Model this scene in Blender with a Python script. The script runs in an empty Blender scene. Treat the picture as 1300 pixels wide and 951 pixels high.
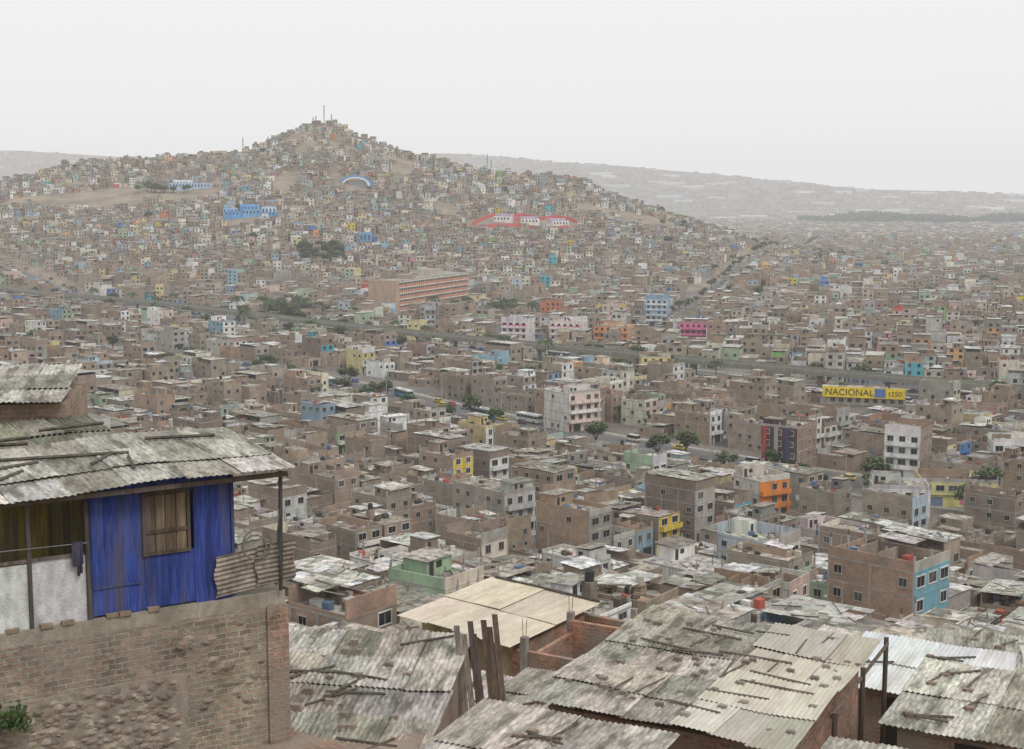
import bpy, math, random
from math import sin, cos, pi, radians, exp, log
from mathutils import Vector
R = random.Random(11)
scene = bpy.context.scene

# ------------------------------------------------------------------ materials
def mk(name, lo=.75, hi=1.15, scale=.5, stretch=(1, 1, 1), rough=.9, dirt=None, damt=0., dscale=.3,
       fine=0., fscale=6., obj=False, bump=0., brick=False, spec=.3, da=.47, db=.66, det=3):
    m = bpy.data.materials.new(name); m.use_nodes = True
    nt = m.node_tree; N = nt.nodes; L = nt.links
    bs = N['Principled BSDF']; bs.inputs['Roughness'].default_value = rough
    bs.inputs['Specular IOR Level'].default_value = spec
    at = N.new('ShaderNodeAttribute'); at.attribute_name = 'Col'
    if obj:
        src = N.new('ShaderNodeTexCoord').outputs['Object']
    else:
        src = N.new('ShaderNodeNewGeometry').outputs['Position']
    mp = N.new('ShaderNodeMapping'); mp.inputs['Scale'].default_value = stretch
    L.new(src, mp.inputs['Vector'])
    def noise(sc, det, vec, a, b, c, d):
        n = N.new('ShaderNodeTexNoise'); n.inputs['Scale'].default_value = sc; n.inputs['Detail'].default_value = det
        n.inputs['Roughness'].default_value = .6
        L.new(vec, n.inputs['Vector'])
        r = N.new('ShaderNodeMapRange'); r.inputs[1].default_value = a; r.inputs[2].default_value = b
        r.inputs[3].default_value = c; r.inputs[4].default_value = d
        L.new(n.outputs['Fac'], r.inputs[0]); return r.outputs[0]
    v = noise(scale, det, mp.outputs[0], .3, .7, lo, hi)
    col = at.outputs['Color']
    if brick:
        sx = N.new('ShaderNodeSeparateXYZ'); L.new(src, sx.inputs[0])
        ad = N.new('ShaderNodeMath'); ad.operation = 'ADD'
        L.new(sx.outputs[0], ad.inputs[0]); L.new(sx.outputs[1], ad.inputs[1])
        cb = N.new('ShaderNodeCombineXYZ'); L.new(ad.outputs[0], cb.inputs[0]); L.new(sx.outputs[2], cb.inputs[1])
        nd = N.new('ShaderNodeTexNoise'); nd.inputs['Scale'].default_value = 4; L.new(src, nd.inputs['Vector'])
        sc_ = N.new('ShaderNodeVectorMath'); sc_.operation = 'SCALE'; sc_.inputs['Scale'].default_value = .05
        L.new(nd.outputs['Color'], sc_.inputs[0])
        av = N.new('ShaderNodeVectorMath'); L.new(cb.outputs[0], av.inputs[0]); L.new(sc_.outputs[0], av.inputs[1])
        bt = N.new('ShaderNodeTexBrick'); bt.inputs['Scale'].default_value = 1
        bt.inputs['Brick Width'].default_value = .26; bt.inputs['Row Height'].default_value = .11
        bt.inputs['Mortar Size'].default_value = .014; bt.inputs['Mortar Smooth'].default_value = .4
        bt.inputs['Color1'].default_value = (1.1, 1, 1, 1); bt.inputs['Color2'].default_value = (.6, .6, .62, 1)
        bt.inputs['Mortar'].default_value = (1., 1.25, 1.4, 1)
        L.new(av.outputs[0], bt.inputs['Vector'])
        mu = N.new('ShaderNodeVectorMath'); mu.operation = 'MULTIPLY'
        L.new(col, mu.inputs[0]); L.new(bt.outputs['Color'], mu.inputs[1]); col = mu.outputs[0]
    s = N.new('ShaderNodeVectorMath'); s.operation = 'SCALE'
    L.new(col, s.inputs[0]); L.new(v, s.inputs['Scale']); col = s.outputs[0]
    if fine:
        f = noise(fscale, 2 if not obj else 4, src if not obj else mp.outputs[0], .3, .7, 1 - fine, 1 + fine * .6)
        s = N.new('ShaderNodeVectorMath'); s.operation = 'SCALE'
        L.new(col, s.inputs[0]); L.new(f, s.inputs['Scale']); col = s.outputs[0]
    if dirt:
        f = noise(dscale, 4 if not obj else 8, mp.outputs[0], da, db, 0, damt)
        mx = N.new('ShaderNodeMix'); mx.data_type = 'RGBA'
        L.new(f, mx.inputs[0]); L.new(col, mx.inputs[6]); mx.inputs[7].default_value = (*dirt, 1); col = mx.outputs[2]
    L.new(col, bs.inputs['Base Color'])
    if bump:
        n = N.new('ShaderNodeTexNoise'); n.inputs['Scale'].default_value = 25; n.inputs['Detail'].default_value = 6
        L.new(src, n.inputs['Vector'])
        b = N.new('ShaderNodeBump'); b.inputs['Strength'].default_value = bump; b.inputs['Distance'].default_value = .03
        L.new(n.outputs['Fac'], b.inputs['Height']); L.new(b.outputs[0], bs.inputs['Normal'])
    return m
M_WALL = mk('plaster_wall', .8, 1.12, .35, (1, 1, .35), dirt=(.13, .11, .09), damt=.35, dscale=.8)
M_BRICK = mk('raw_brick_wall', .7, 1.2, .4, (1, 1, 1), fine=.2, fscale=3, dirt=(.25, .22, .18), damt=.5, dscale=.5)
M_ROOF = mk('roof_slab', .65, 1.18, .5, fine=.4, fscale=1.6, dirt=(.06, .055, .045), damt=.85, dscale=.6)
M_SHEET = mk('corrugated_sheet', .7, 1.15, .8, fine=.3, fscale=2.5, dirt=(.055, .052, .04), damt=.75, dscale=.85, rough=.75)
M_GLASS = mk('window_glass', .6, 1.3, .5, rough=.25, spec=.5, det=1)
M_PLAIN = mk('painted_metal', .8, 1.1, 1., rough=.55, det=1)
M_GROUND = mk('ground_dust', .7, 1.2, .05, fine=.3, fscale=.6, dirt=(.14, .115, .09), damt=.6, dscale=.03)
M_ASPH = mk('asphalt', .8, 1.25, .2, fine=.15, fscale=2)
M_LEAF = mk('foliage', .6, 1.4, .9, rough=.7, det=1)
M_BARK = mk('bark', .7, 1.2, 3)
M_HBRICK = mk('near_brick', .6, 1.15, 1.2, obj=True, brick=True, fine=.3, fscale=9, dirt=(.30, .26, .21), damt=.9, dscale=1.0, bump=.9, da=.44, db=.62)
M_HWOOD = mk('painted_boards', .5, 1.2, 1.6, (3, 3, .3), obj=True, fine=.4, fscale=7, dirt=(.12, .11, .12), damt=.75, dscale=1.1, bump=.3, da=.48, db=.66)
M_HSHEET = mk('weathered_fibre_sheet', .65, 1.12, 1.6, (1.8, .5, 1), obj=True, fine=.5, fscale=9, dirt=(.10, .092, .07), damt=.78, dscale=1.9, bump=.5, da=.48, db=.63)
M_HCLEAN = mk('new_fibre_sheet', .85, 1.08, 1., (1.5, .4, 1), obj=True, fine=.15, fscale=7, dirt=(.3, .24, .17), damt=.5, dscale=.9, bump=.2)
M_HPLAST = mk('stained_plaster', .75, 1.12, 1.5, (1, 1, .5), obj=True, fine=.25, fscale=8, dirt=(.2, .17, .13), damt=.65, dscale=1.2, bump=.6)
M_HRUST = mk('rusty_sheet', .6, 1.2, 2., obj=True, fine=.35, fscale=10, dirt=(.16, .08, .045), damt=.6, dscale=1.6, bump=.3)
MATS = [M_WALL, M_BRICK, M_ROOF, M_SHEET, M_GLASS, M_PLAIN, M_GROUND, M_ASPH, M_LEAF, M_BARK,
        M_HBRICK, M_HWOOD, M_HSHEET, M_HCLEAN, M_HPLAST, M_HRUST]
WALL, BRICK, ROOF, SHEET, GLASS, PLAIN, GROUND, ASPH, LEAF, BARK, HBRICK, HWOOD, HSHEET, HCLEAN, HPLAST, HRUST = range(16)

# ------------------------------------------------------------------ mesh builder
class MB:
    def __init__(s):
        s.v = []; s.f = []; s.c = []; s.m = []; s.set(0, 0, 0, 0)
    def set(s, x, y, z, a):
        s.o = (x, y, z); s.ca = cos(a); s.sa = sin(a)
    def P(s, x, y, z):
        o = s.o
        return (o[0] + x * s.ca - y * s.sa, o[1] + x * s.sa + y * s.ca, o[2] + z)
    def face(s, pts, col, mat=0):
        n = len(s.v); P = s.P
        s.v.extend([P(*p) for p in pts]); s.f.append(tuple(range(n, n + len(pts)))); s.c.append(col); s.m.append(mat)
    def hexa(s, p, col, mat=0, top=None, tmat=None, front=None, fmat=None, bottom=False, cols=None):
        n = len(s.v); P = s.P
        s.v.extend([P(*q) for q in p])
        s.f.extend([(n, n+1, n+5, n+4), (n+1, n+2, n+6, n+5), (n+2, n+3, n+7, n+6), (n+3, n, n+4, n+7), (n+4, n+5, n+6, n+7)])
        s.c.extend([front or col, col, col, col, top or col])
        s.m.extend([mat if fmat is None else fmat, mat, mat, mat, mat if tmat is None else tmat])
        if bottom:
            s.f.append((n+3, n+2, n+1, n)); s.c.append(col); s.m.append(mat)
    def box(s, x0, x1, y0, y1, z0, z1, col, mat=0, **k):
        s.hexa([(x0,y0,z0),(x1,y0,z0),(x1,y1,z0),(x0,y1,z0),(x0,y0,z1),(x1,y0,z1),(x1,y1,z1),(x0,y1,z1)], col, mat, **k)
    def beam(s, a, b, r, col, mat=0, r2=None, n=6):
        ax = [b[i] - a[i] for i in range(3)]; l = math.sqrt(sum(q*q for q in ax)) or 1e-6
        ax = [q / l for q in ax]
        h = (0, 0, 1) if abs(ax[2]) < .9 else (1, 0, 0)
        u = [ax[1]*h[2]-ax[2]*h[1], ax[2]*h[0]-ax[0]*h[2], ax[0]*h[1]-ax[1]*h[0]]
        lu = math.sqrt(sum(q*q for q in u)); u = [q/lu for q in u]
        w = [ax[1]*u[2]-ax[2]*u[1], ax[2]*u[0]-ax[0]*u[2], ax[0]*u[1]-ax[1]*u[0]]
        r2 = r if r2 is None else r2
        k = len(s.v)
        for (c, rr) in ((a, r), (b, r2)):
            for i in range(n):
                t = 2*pi*i/n
                s.v.append(s.P(*[c[j] + rr*(cos(t)*u[j] + sin(t)*w[j]) for j in range(3)]))
        for i in range(n):
            j = (i+1) % n
            s.f.append((k+i, k+j, k+n+j, k+n+i)); s.c.append(col); s.m.append(mat)
        s.f.append(tuple(k+n+i for i in range(n))); s.c.append(col); s.m.append(mat)
        s.f.append(tuple(k+n-1-i for i in range(n))); s.c.append(col); s.m.append(mat)
    def mesh(s, name):
        me = bpy.data.meshes.new(name)
        me.from_pydata(s.v, [], s.f)
        used = sorted(set(s.m)); mp = {u: i for i, u in enumerate(used)}
        for u in used: me.materials.append(MATS[u])
        me.polygons.foreach_set('material_index', [mp[q] for q in s.m])
        at = me.attributes.new('Col', 'FLOAT_COLOR', 'FACE')
        flat = []
        for c in s.c: flat.extend((c[0], c[1], c[2], 1.))
        at.data.foreach_set('color', flat)
        me.update(); return me
    def obj(s, name, loc=(0, 0, 0), rot=0, parent=None):
        o = bpy.data.objects.new(name, s.mesh(name)); o.location = loc; o.rotation_euler = (0, 0, rot)
        scene.collection.objects.link(o)
        if parent: o.parent = parent
        return o
def empty(name, loc=(0, 0, 0), rot=0):
    o = bpy.data.objects.new(name, None); o.location = loc; o.rotation_euler = (0, 0, rot)
    scene.collection.objects.link(o); return o
def inst(name, me, loc, rot=0, sc=1.):
    o = bpy.data.objects.new(name, me); o.location = loc; o.rotation_euler = (0, 0, rot); o.scale = (sc, sc, sc)
    scene.collection.objects.link(o); return o

# ------------------------------------------------------------------ terrain
def interp(x, pts):
    if x <= pts[0][0]: return pts[0][1]
    for i in range(1, len(pts)):
        if x <= pts[i][0]:
            a, b = pts[i-1], pts[i]; return a[1] + (b[1]-a[1])*(x-a[0])/(b[0]-a[0])
    return pts[-1][1]
NEAR = [(-60, 90), (0, 67), (25, 59.3), (45, 52.5), (60, 46.6), (80, 40.4), (100, 34.8), (130, 26), (160, 17.5), (190, 8.8), (215, 3.6), (240, .8), (270, 0)]
RIDGE = [(-1300, 0), (-1000, 20), (-800, 42), (-630, 66), (-546, 80), (-500, 92), (-462, 102), (-403, 109), (-319, 110), (-275, 115), (-252, 126),
         (-227, 137), (-205, 143), (-190, 143), (-168, 135), (-126, 120), (-76, 107), (-42, 97), (0, 93), (42, 89), (76, 82), (109, 67),
         (151, 55), (176, 46), (252, 24), (378, 0)]
FAR = [(-5000, 150), (-2800, 262), (-2366, 277), (-2000, 266), (-1500, 240), (-328, 262), (-182, 255), (36, 240), (182, 230), (400, 222), (546, 208), (728, 184),
       (910, 168), (1092, 146), (1274, 135), (1490, 113), (1820, 95), (2366, 74), (3100, 60), (5000, 30)]
def hz(x, y):
    z = interp(y, NEAR) if y < 270 else 0.
    if 930 < y < 2300:
        r = interp(x, RIDGE)
        if r > 0:
            if y < 1500:
                t = (y-930)/570; s = t**1.25
            else:
                s = max(0, 1-(y-1500)/780)**1.3
            z += r*s + s*min(1, r/40)*(4*sin(x/55 + 1.3*sin(y/80)) + 2.2*sin(x/21 + y/31))*(1 if y < 1440 or y > 1560 else .35)
    if y > 4500:
        f = interp(x, FAR)
        t = min(1, (y-4500)/2000) if y < 6500 else max(0, 1-(y-6500)/2500)
        z += f * t*t*(3-2*t) + t*6*sin(x/170+y/300)
    return z
BARE = [(-365, 1325, 115, 46), (110, 1366, 55, 38), (-225, 1470, 26, 22), (-110, 1420, 12, 60), (-470, 1400, 60, 18), (-10, 1395, 26, 14), (-300, 1215, 22, 12),
        (-60, 1300, 16, 30), (-205, 1290, 14, 34), (-420, 1250, 30, 12), (-160, 1180, 26, 10), (-170, 1438, 22, 15), (-262, 1440, 24, 12), (-205, 1420, 12, 30), (60, 1330, 30, 12), (-80, 1230, 20, 9)]
def bare(x, y):
    return any(((x-a)/c)**2 + ((y-b)/d)**2 < 1 for a, b, c, d in BARE)
def axis(segs):
    out = []
    for a, b, st in segs:
        q = a
        while q < b - 1e-6: out.append(q); q += st
    out.append(segs[-1][1]); return out
xs = axis([(-5000, -1000, 250), (-1000, -700, 50), (-700, -60, 10), (-60, 60, 5), (60, 700, 10), (700, 1200, 50), (1200, 5000, 150)])
ys = axis([(-60, 280, 5), (280, 900, 20), (900, 1600, 10), (1600, 2400, 40), (2400, 4400, 200), (4400, 9600, 130)])
g = MB()
for y in ys:
    for x in xs:
        g.v.append((x, y, hz(x, y)))
nx = len(xs)
for j in range(len(ys)-1):
    for i in range(nx-1):
        g.f.append((j*nx+i, j*nx+i+1, (j+1)*nx+i+1, (j+1)*nx+i))
        x = (xs[i]+xs[i+1])/2; y = (ys[j]+ys[j+1])/2; z = g.v[j*nx+i][2]
        if y < 240: c = (.26, .215, .17)
        elif y > 4400: c = (.20, .18, .15)
        elif z > 4: c = (.31, .255, .19) if bare(x, y) else (.28, .23, .175)
        else: c = (.19, .17, .15)
        g.c.append(c); g.m.append(GROUND)
gr = g.obj('ground')
gr.data.polygons.foreach_set('use_smooth', [True]*len(g.f))

# ------------------------------------------------------------------ roads
ROADS = {
 'avenue': ([(-330, 745), (-203, 657), (-76, 542), (-12, 443), (47, 375), (108, 315), (175, 275)], 10.),
 'highway': ([(-520, 1075), (-420, 1010), (-237, 880), (-86, 700), (25, 590), (150, 480), (260, 395), (330, 340)], 16.),
 'boulevard': ([(60, 700), (109, 886), (240, 1360), (371, 1840), (520, 2400)], 7.),
 'hill_road': ([(-520, 1190), (-420, 1115), (-330, 1010), (-250, 890)], 7.),
 'side_street': ([(-180, 440), (-120, 500), (-76, 542)], 6.)}
def segd(x, y, a, b):
    dx, dy = b[0]-a[0], b[1]-a[1]; t = ((x-a[0])*dx+(y-a[1])*dy)/(dx*dx+dy*dy); t = max(0, min(1, t))
    return math.hypot(x-a[0]-t*dx, y-a[1]-t*dy)
def roadd(x, y, only=None):
    m = 1e9
    for n, (p, w) in ROADS.items():
        if only and n not in only: continue
        for i in range(len(p)-1):
            m = min(m, segd(x, y, p[i], p[i+1]) - w)
    return m
def sample(p, st):
    out = []
    for i in range(len(p)-1):
        l = math.hypot(p[i+1][0]-p[i][0], p[i+1][1]-p[i][1]); n = max(1, int(l/st))
        for k in range(n):
            t = k/n; out.append((p[i][0]+(p[i+1][0]-p[i][0])*t, p[i][1]+(p[i+1][1]-p[i][1])*t))
    out.append(p[-1]); return out
def smoothp(p):
    for _ in range(2):
        q = [p[0]]
        for i in range(len(p)-1):
            a, b = p[i], p[i+1]
            q += [(a[0]*.75+b[0]*.25, a[1]*.75+b[1]*.25), (a[0]*.25+b[0]*.75, a[1]*.25+b[1]*.75)]
        q.append(p[-1]); p = q
    return p
def offs(S, o):
    out = []
    for i, (x, y) in enumerate(S):
        a = S[max(0, i-1)]; b = S[min(len(S)-1, i+1)]; l = math.hypot(b[0]-a[0], b[1]-a[1])
        nx_, ny_ = (b[1]-a[1])/l, -(b[0]-a[0])/l
        out.append((x+nx_*o, y+ny_*o))
    return out
def strip(mb, S, o0, o1, dz0, col, mat, step=None):
    A = offs(S, o0); B = offs(S, o1)
    for i in range(len(S)-1):
        if step and (i // step) % 2: continue
        z0 = hz(*S[i]) + dz0; z1 = hz(*S[i+1]) + dz0
        mb.face([(*A[i], z0), (*B[i], z0), (*B[i+1], z1), (*A[i+1], z1)], col, mat)
def kerb(mb, S, o0, o1, zt):
    A = offs(S, o0); B = offs(S, o1)
    for i in range(len(S)-1):
        z0 = hz(*S[i]); z1 = hz(*S[i+1])
        mb.hexa([(*A[i], z0-.3), (*B[i], z0-.3), (*B[i+1], z1-.3), (*A[i+1], z1-.3), (*A[i], z0+zt), (*B[i], z0+zt), (*B[i+1], z1+zt), (*A[i+1], z1+zt)], (.36, .34, .3), WALL)
for k, (p, w) in ROADS.items():
    S = sample(smoothp(p), 6)
    mb = MB(); strip(mb, S, -w, w, .06, (.13, .125, .12), ASPH)
    strip(mb, S, -.12, .12, .066, (.6, .58, .5), PLAIN, step=1)
    strip(mb, S, -w+.5, -w+.65, .066, (.6, .58, .5), PLAIN)
    strip(mb, S, w-.65, w-.5, .066, (.6, .58, .5), PLAIN)
    mb.obj(k)
    mb = MB(); kerb(mb, S, -w-2.4, -w, .2); kerb(mb, S, w, w+2.4, .2)
    if k == 'highway': kerb(mb, S, -6.5, -5.2, .2); kerb(mb, S, 5.2, 6.5, .2)
    mb.obj('pavement')

# elevated railway on the highway's central reserve
S = sample(smoothp(ROADS['highway'][0]), 12)
mb = MB()
A = offs(S, -4.4); B = offs(S, 4.4); A2 = offs(S, -4.1); B2 = offs(S, 4.1)
for i in range(len(S)-1):
    z = hz(*S[i])+5.3; z2 = hz(*S[i+1])+5.3; c = (.24, .23, .2)
    mb.hexa([(*A[i], z), (*B[i], z), (*B[i+1], z2), (*A[i+1], z2), (*A[i], z+1.1), (*B[i], z+1.1), (*B[i+1], z2+1.1), (*A[i+1], z2+1.1)], c, WALL, bottom=True, top=(.16, .15, .14))
    for (q, q2) in ((A, A2), (B2, B)):
        mb.hexa([(*q[i], z+1.1), (*q2[i], z+1.1), (*q2[i+1], z2+1.1), (*q[i+1], z2+1.1), (*q[i], z+2.), (*q2[i], z+2.), (*q2[i+1], z2+2.), (*q[i+1], z2+2.)], (.27, .27, .22), WALL)
    x, y = S[i]
    if i % 2 == 0:
        mb.beam((x, y, z-6), (x, y, z-1), .9, c, WALL, n=8)
        mb.beam((x, y, z-1), (x, y, z), .9, c, WALL, r2=3, n=8)
mb.obj('railway_viaduct')

# ------------------------------------------------------------------ houses
def jit(c, rng, a=.12):
    k = 1+rng.uniform(-a, a); return tuple(max(.01, min(.85, q*k*(1+rng.uniform(-.04, .04)))) for q in c)
BRICKS = [(.35, .258, .19), (.315, .24, .185), (.385, .29, .215), (.295, .235, .185), (.35, .29, .225), (.36, .245, .175), (.26, .205, .165), (.33, .275, .22)]
GREYS = [(.38, .36, .32), (.45, .43, .385), (.30, .285, .26)]
PAINT = [(.70, .68, .60), (.80, .80, .77), (.62, .56, .41), (.66, .56, .30), (.38, .50, .46), (.36, .48, .33), (.28, .42, .53), (.60, .45, .38),
         (.62, .46, .42), (.54, .53, .51), (.66, .63, .51), (.73, .69, .57), (.48, .42, .34), (.6, .6, .59), (.78, .77, .74), (.48, .56, .62), (.78, .78, .76)]
VIVID = [(.72, .26, .07), (.72, .52, .07), (.07, .22, .56), (.08, .40, .48), (.6, .1, .06), (.68, .22, .36), (.24, .46, .16), (.7, .38, .17)]
ROOFS = [(.47, .44, .39), (.40, .375, .33), (.53, .50, .445), (.34, .315, .28), (.45, .395, .33), (.57, .545, .50)]
SHEETS = [(.54, .52, .47), (.43, .405, .36), (.32, .30, .25), (.62, .61, .57), (.25, .235, .195), (.5, .445, .36), (.38, .335, .28), (.72, .71, .68)]
VIV = [.925]
def facade(rng):
    t = rng.random()
    if t < .34: return jit(rng.choice(BRICKS), rng)
    if t < .48: return jit(rng.choice(GREYS), rng)
    if t < VIV[0]: return jit(rng.choice(PAINT), rng)
    return jit(rng.choice(VIVID), rng)
def wq(mb, side, a0, a1, z0, z1, x0, x1, y0, y1, off, col, mat):
    if side == 'f': p = [(a0, y0-off), (a1, y0-off)]
    elif side == 'b': p = [(a1, y1+off), (a0, y1+off)]
    elif side == 'r': p = [(x1+off, a0), (x1+off, a1)]
    else: p = [(x0-off, a1), (x0-off, a0)]
    mb.face([(*p[0], z0), (*p[1], z0), (*p[1], z1), (*p[0], z1)], col, mat)
def wbox(mb, side, a0, a1, z0, z1, x0, x1, y0, y1, off, col, mat):
    if side == 'f': mb.box(a0, a1, y0-off, y0, z0, z1, col, mat, bottom=True)
    elif side == 'b': mb.box(a0, a1, y1, y1+off, z0, z1, col, mat, bottom=True)
    elif side == 'r': mb.box(x1, x1+off, a0, a1, z0, z1, col, mat, bottom=True)
    else: mb.box(x0-off, x0, a0, a1, z0, z1, col, mat, bottom=True)
DARK = [(.015, .015, .017), (.025, .025, .03), (.015, .013, .012), (.04, .045, .05), (.09, .09, .09)]
def windows(mb, side, n0, n1, hs, x0, x1, y0, y1, rng, lod, dens=1., frame=(.5, .5, .48), ww=1.3, hh=1.25, step=2.6):
    lo, hi = (x0, x1) if side in 'fb' else (y0, y1)
    nb = max(1, int((hi-lo)/step)); bw = (hi-lo)/nb
    for k in range(n0, n1):
        for b in range(nb):
            if rng.random() > dens: continue
            c = lo+bw*(b+.5); a0, a1 = c-ww/2, c+ww/2; z0 = k*hs+.95; z1 = min(z0+hh, (k+1)*hs-.3)
            if lod == 0:
                wbox(mb, side, a0-.1, a1+.1, z0-.12, z0, x0, x1, y0, y1, .12, frame, WALL)
                wbox(mb, side, a0-.1, a1+.1, z1, z1+.1, x0, x1, y0, y1, .14, frame, WALL)
                wbox(mb, side, a0-.1, a0, z0, z1, x0, x1, y0, y1, .07, frame, WALL)
                wbox(mb, side, a1, a1+.1, z0, z1, x0, x1, y0, y1, .07, frame, WALL)
                wbox(mb, side, c-.03, c+.03, z0, z1, x0, x1, y0, y1, .05, (.4, .4, .4), PLAIN)
            wq(mb, side, a0, a1, z0, z1, x0, x1, y0, y1, .03, rng.choice(DARK), GLASS)
def sheets(mb, x0, x1, y0, y1, z, rng, lod, dz=None, pal=None, clean=False):
    dz = rng.uniform(-.35, .35) if dz is None else dz
    st = 1.05 if lod == 0 else 2.6
    n = max(1, int((x1-x0)/st)); w = (x1-x0)/n
    ny = max(1, int((y1-y0)/(2.2 if lod == 0 else 5)))
    base = jit(rng.choice(pal or SHEETS), rng)
    base2 = rng.choice(SHEETS)
    for j in range(ny):
        for i in range(n):
            if lod == 0 and rng.random() < .02: continue
            ya = y0+(y1-y0)*j/ny; yb = y0+(y1-y0)*(j+1)/ny+(.12 if lod == 0 else 0)
            za = z+dz*(ya-y0)/(y1-y0); zb = z+dz*(yb-y0)/(y1-y0)
            o = .015*((i+j) % 3)+rng.uniform(0, .02); t = rng.uniform(-.03, .05) if lod == 0 else 0
            c = jit(base if rng.random() < (.95 if clean else .72) else base2, rng, .18)
            mb.face([(x0+w*i, ya, za+o+.01+t), (x0+w*(i+1)+.04, ya, za+o+.05), (x0+w*(i+1)+.04, yb, zb+o+.02), (x0+w*i, yb, zb+o)], c, SHEET)
def house(mb, w, d, n, rng, lod, fc=None, sc=None, roof=None, hs=None, balc=None, fnd=6, win=True, side_fc=False, low=False):
    hs = hs or rng.uniform(2.5, 2.85)
    sc = sc or (jit(rng.choice(BRICKS), rng) if rng.random() < .78 else jit(rng.choice(GREYS+PAINT), rng))
    fixed = fc is not None
    fc = fc or facade(rng)
    rc = jit(rng.choice(ROOFS), rng, .18)
    x0, x1, y0, y1 = -w/2+.04, w/2-.04, -d/2, d/2
    H = n*hs
    smat = BRICK if sc[0] < .45 and sc[0] > sc[2]*1.2 else WALL
    ov = rng.choice([0, .5, .7]) if n > 1 else 0
    yf = y0-ov
    top_raw = n > 1 and not fixed and rng.random() < .35
    if lod >= 2:
        mb.box(x0, x1, y0, y1, -fnd, H, sc, smat, top=rc, tmat=ROOF, front=fc, fmat=WALL)
        if win:
            windows(mb, 'f', 0, n, hs, x0, x1, y0, y1, rng, 2, .85, step=2.6, ww=1.4, hh=1.3)
            windows(mb, 'l' if rng.random() < .5 else 'r', 0, n, hs, x0, x1, y0, y1, rng, 2, .4, step=3.5)
    else:
        for k in range(n):
            f2 = sc if (top_raw and k == n-1) else fc
            yy = y0 if k == 0 else yf
            mb.box(x0, x1, yy, y1, -fnd if k == 0 else k*hs, (k+1)*hs, fc if side_fc else sc, WALL if side_fc else smat, top=rc, tmat=ROOF, front=f2, fmat=WALL, bottom=k > 0)
            bz = (k+1)*hs-.2
            cc = jit((.4, .38, .35), rng, .1) if not fixed else jit(fc, rng, .05)
            wbox(mb, 'f', x0+.01, x1-.01, bz, bz+.19, x0, x1, yy, y1, .05, cc, WALL)
            if lod == 0:
                for s_ in 'lr': wbox(mb, s_, yy+.01, y1-.01, bz, bz+.18, x0, x1, yy, y1, .025, (.37, .35, .32), WALL)
                wbox(mb, 'b', x0+.01, x1-.01, bz, bz+.18, x0, x1, yy, y1, .03, (.37, .35, .32), WALL)
            if lod == 0 and not side_fc:
                nc = max(2, int(d/4))
                for q in range(nc+1):
                    a = yy+.02+(y1-yy-.3)*q/nc
                    for s_ in 'lr': wbox(mb, s_, a, a+.25, k*hs if k else -1, (k+1)*hs-.2, x0, x1, yy, y1, .02, (.38, .36, .33), WALL)
            if win:
                fr = jit(rng.choice([(.6, .59, .55), (.4, .38, .34), (.78, .77, .74)]), rng) if k == 0 else fr
                if k > 0 or rng.random() < .3:
                    windows(mb, 'f', k, k+1, hs, x0, x1, yy, y1, rng, lod, .93, fr, ww=wwid if k > 1 else rng.choice([1.1, 1.4, 1.8]), hh=1.3)
                if k == 0: wwid = rng.choice([1.1, 1.4, 1.8])
                if k == 0:
                    dcol = rng.choice([(.12, .08, .05), (.05, .05, .05), (.1, .14, .2), (.3, .3, .3), (.2, .05, .04), (.03, .03, .03)])
                    wq(mb, 'f', x0+.6, x0+1.6, 0, 2.1, x0, x1, yy, y1, .03, dcol, PLAIN)
                    wq(mb, 'f', x0+2.3, min(x1-.4, x0+5), 0, 2.3, x0, x1, yy, y1, .03, rng.choice([(.03, .03, .03), (.3, .31, .32), (.06, .05, .04), (.15, .2, .28)]), PLAIN)
                windows(mb, 'b', k, k+1, hs, x0, x1, yy, y1, rng, lod, .65, (.4, .37, .32), ww=1.1, hh=1.1)
                for s_ in 'lr': windows(mb, s_, k, k+1, hs, x0, x1, yy, y1, rng, lod, .42 if not side_fc else .8, (.4, .37, .32), ww=1.0, hh=1.0, step=2.9)
            if balc or (balc is None and k > 0 and lod == 0 and rng.random() < .3):
                if k > 0:
                    zb = k*hs; bc = fc if rng.random() < .7 else (.78, .77, .74)
                    mb.box(x0+.3, x1-.3, yy-1., yy-.06, zb-.12, zb-.01, bc, WALL, bottom=True)
                    mb.box(x0+.3, x1-.3, yy-1., yy-.9, zb, zb+.85, bc, WALL)
                    mb.box(x0+.3, x0+.4, yy-.9, yy-.06, zb, zb+.84, bc, WALL); mb.box(x1-.4, x1-.3, yy-.9, yy-.06, zb, zb+.84, bc, WALL)
    yb = yf if lod < 2 else y0
    z = H
    kind = roof or ('sheet' if rng.random() < .36 else 'flat')
    if kind == 'none': return
    ph = rng.choice([.3, .6, .9, .9, 1.2, 2.1]) if kind == 'flat' else rng.choice([.1, .3, 1.7, 1.9])
    if low: ph = .2
    pc = jit(rng.choice([sc, sc, fc if fc[0] > .25 else sc, (.4, .38, .35)]), rng, .1); t = .15
    if lod < 3:
        mb.box(x0, x1, yb, yb+t, z, z+ph, pc, BRICK if pc[0] < .41 else WALL)
        mb.box(x0, x1, y1-t, y1, z, z+ph*rng.choice([1, .6, 1]), sc, smat)
        mb.box(x0, x0+t, yb+t, y1-t, z, z+ph*rng.choice([1, .5, .2]), sc, smat)
        mb.box(x1-t, x1, yb+t, y1-t, z, z+ph*rng.choice([1, .5, .2]), sc, smat)
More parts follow.
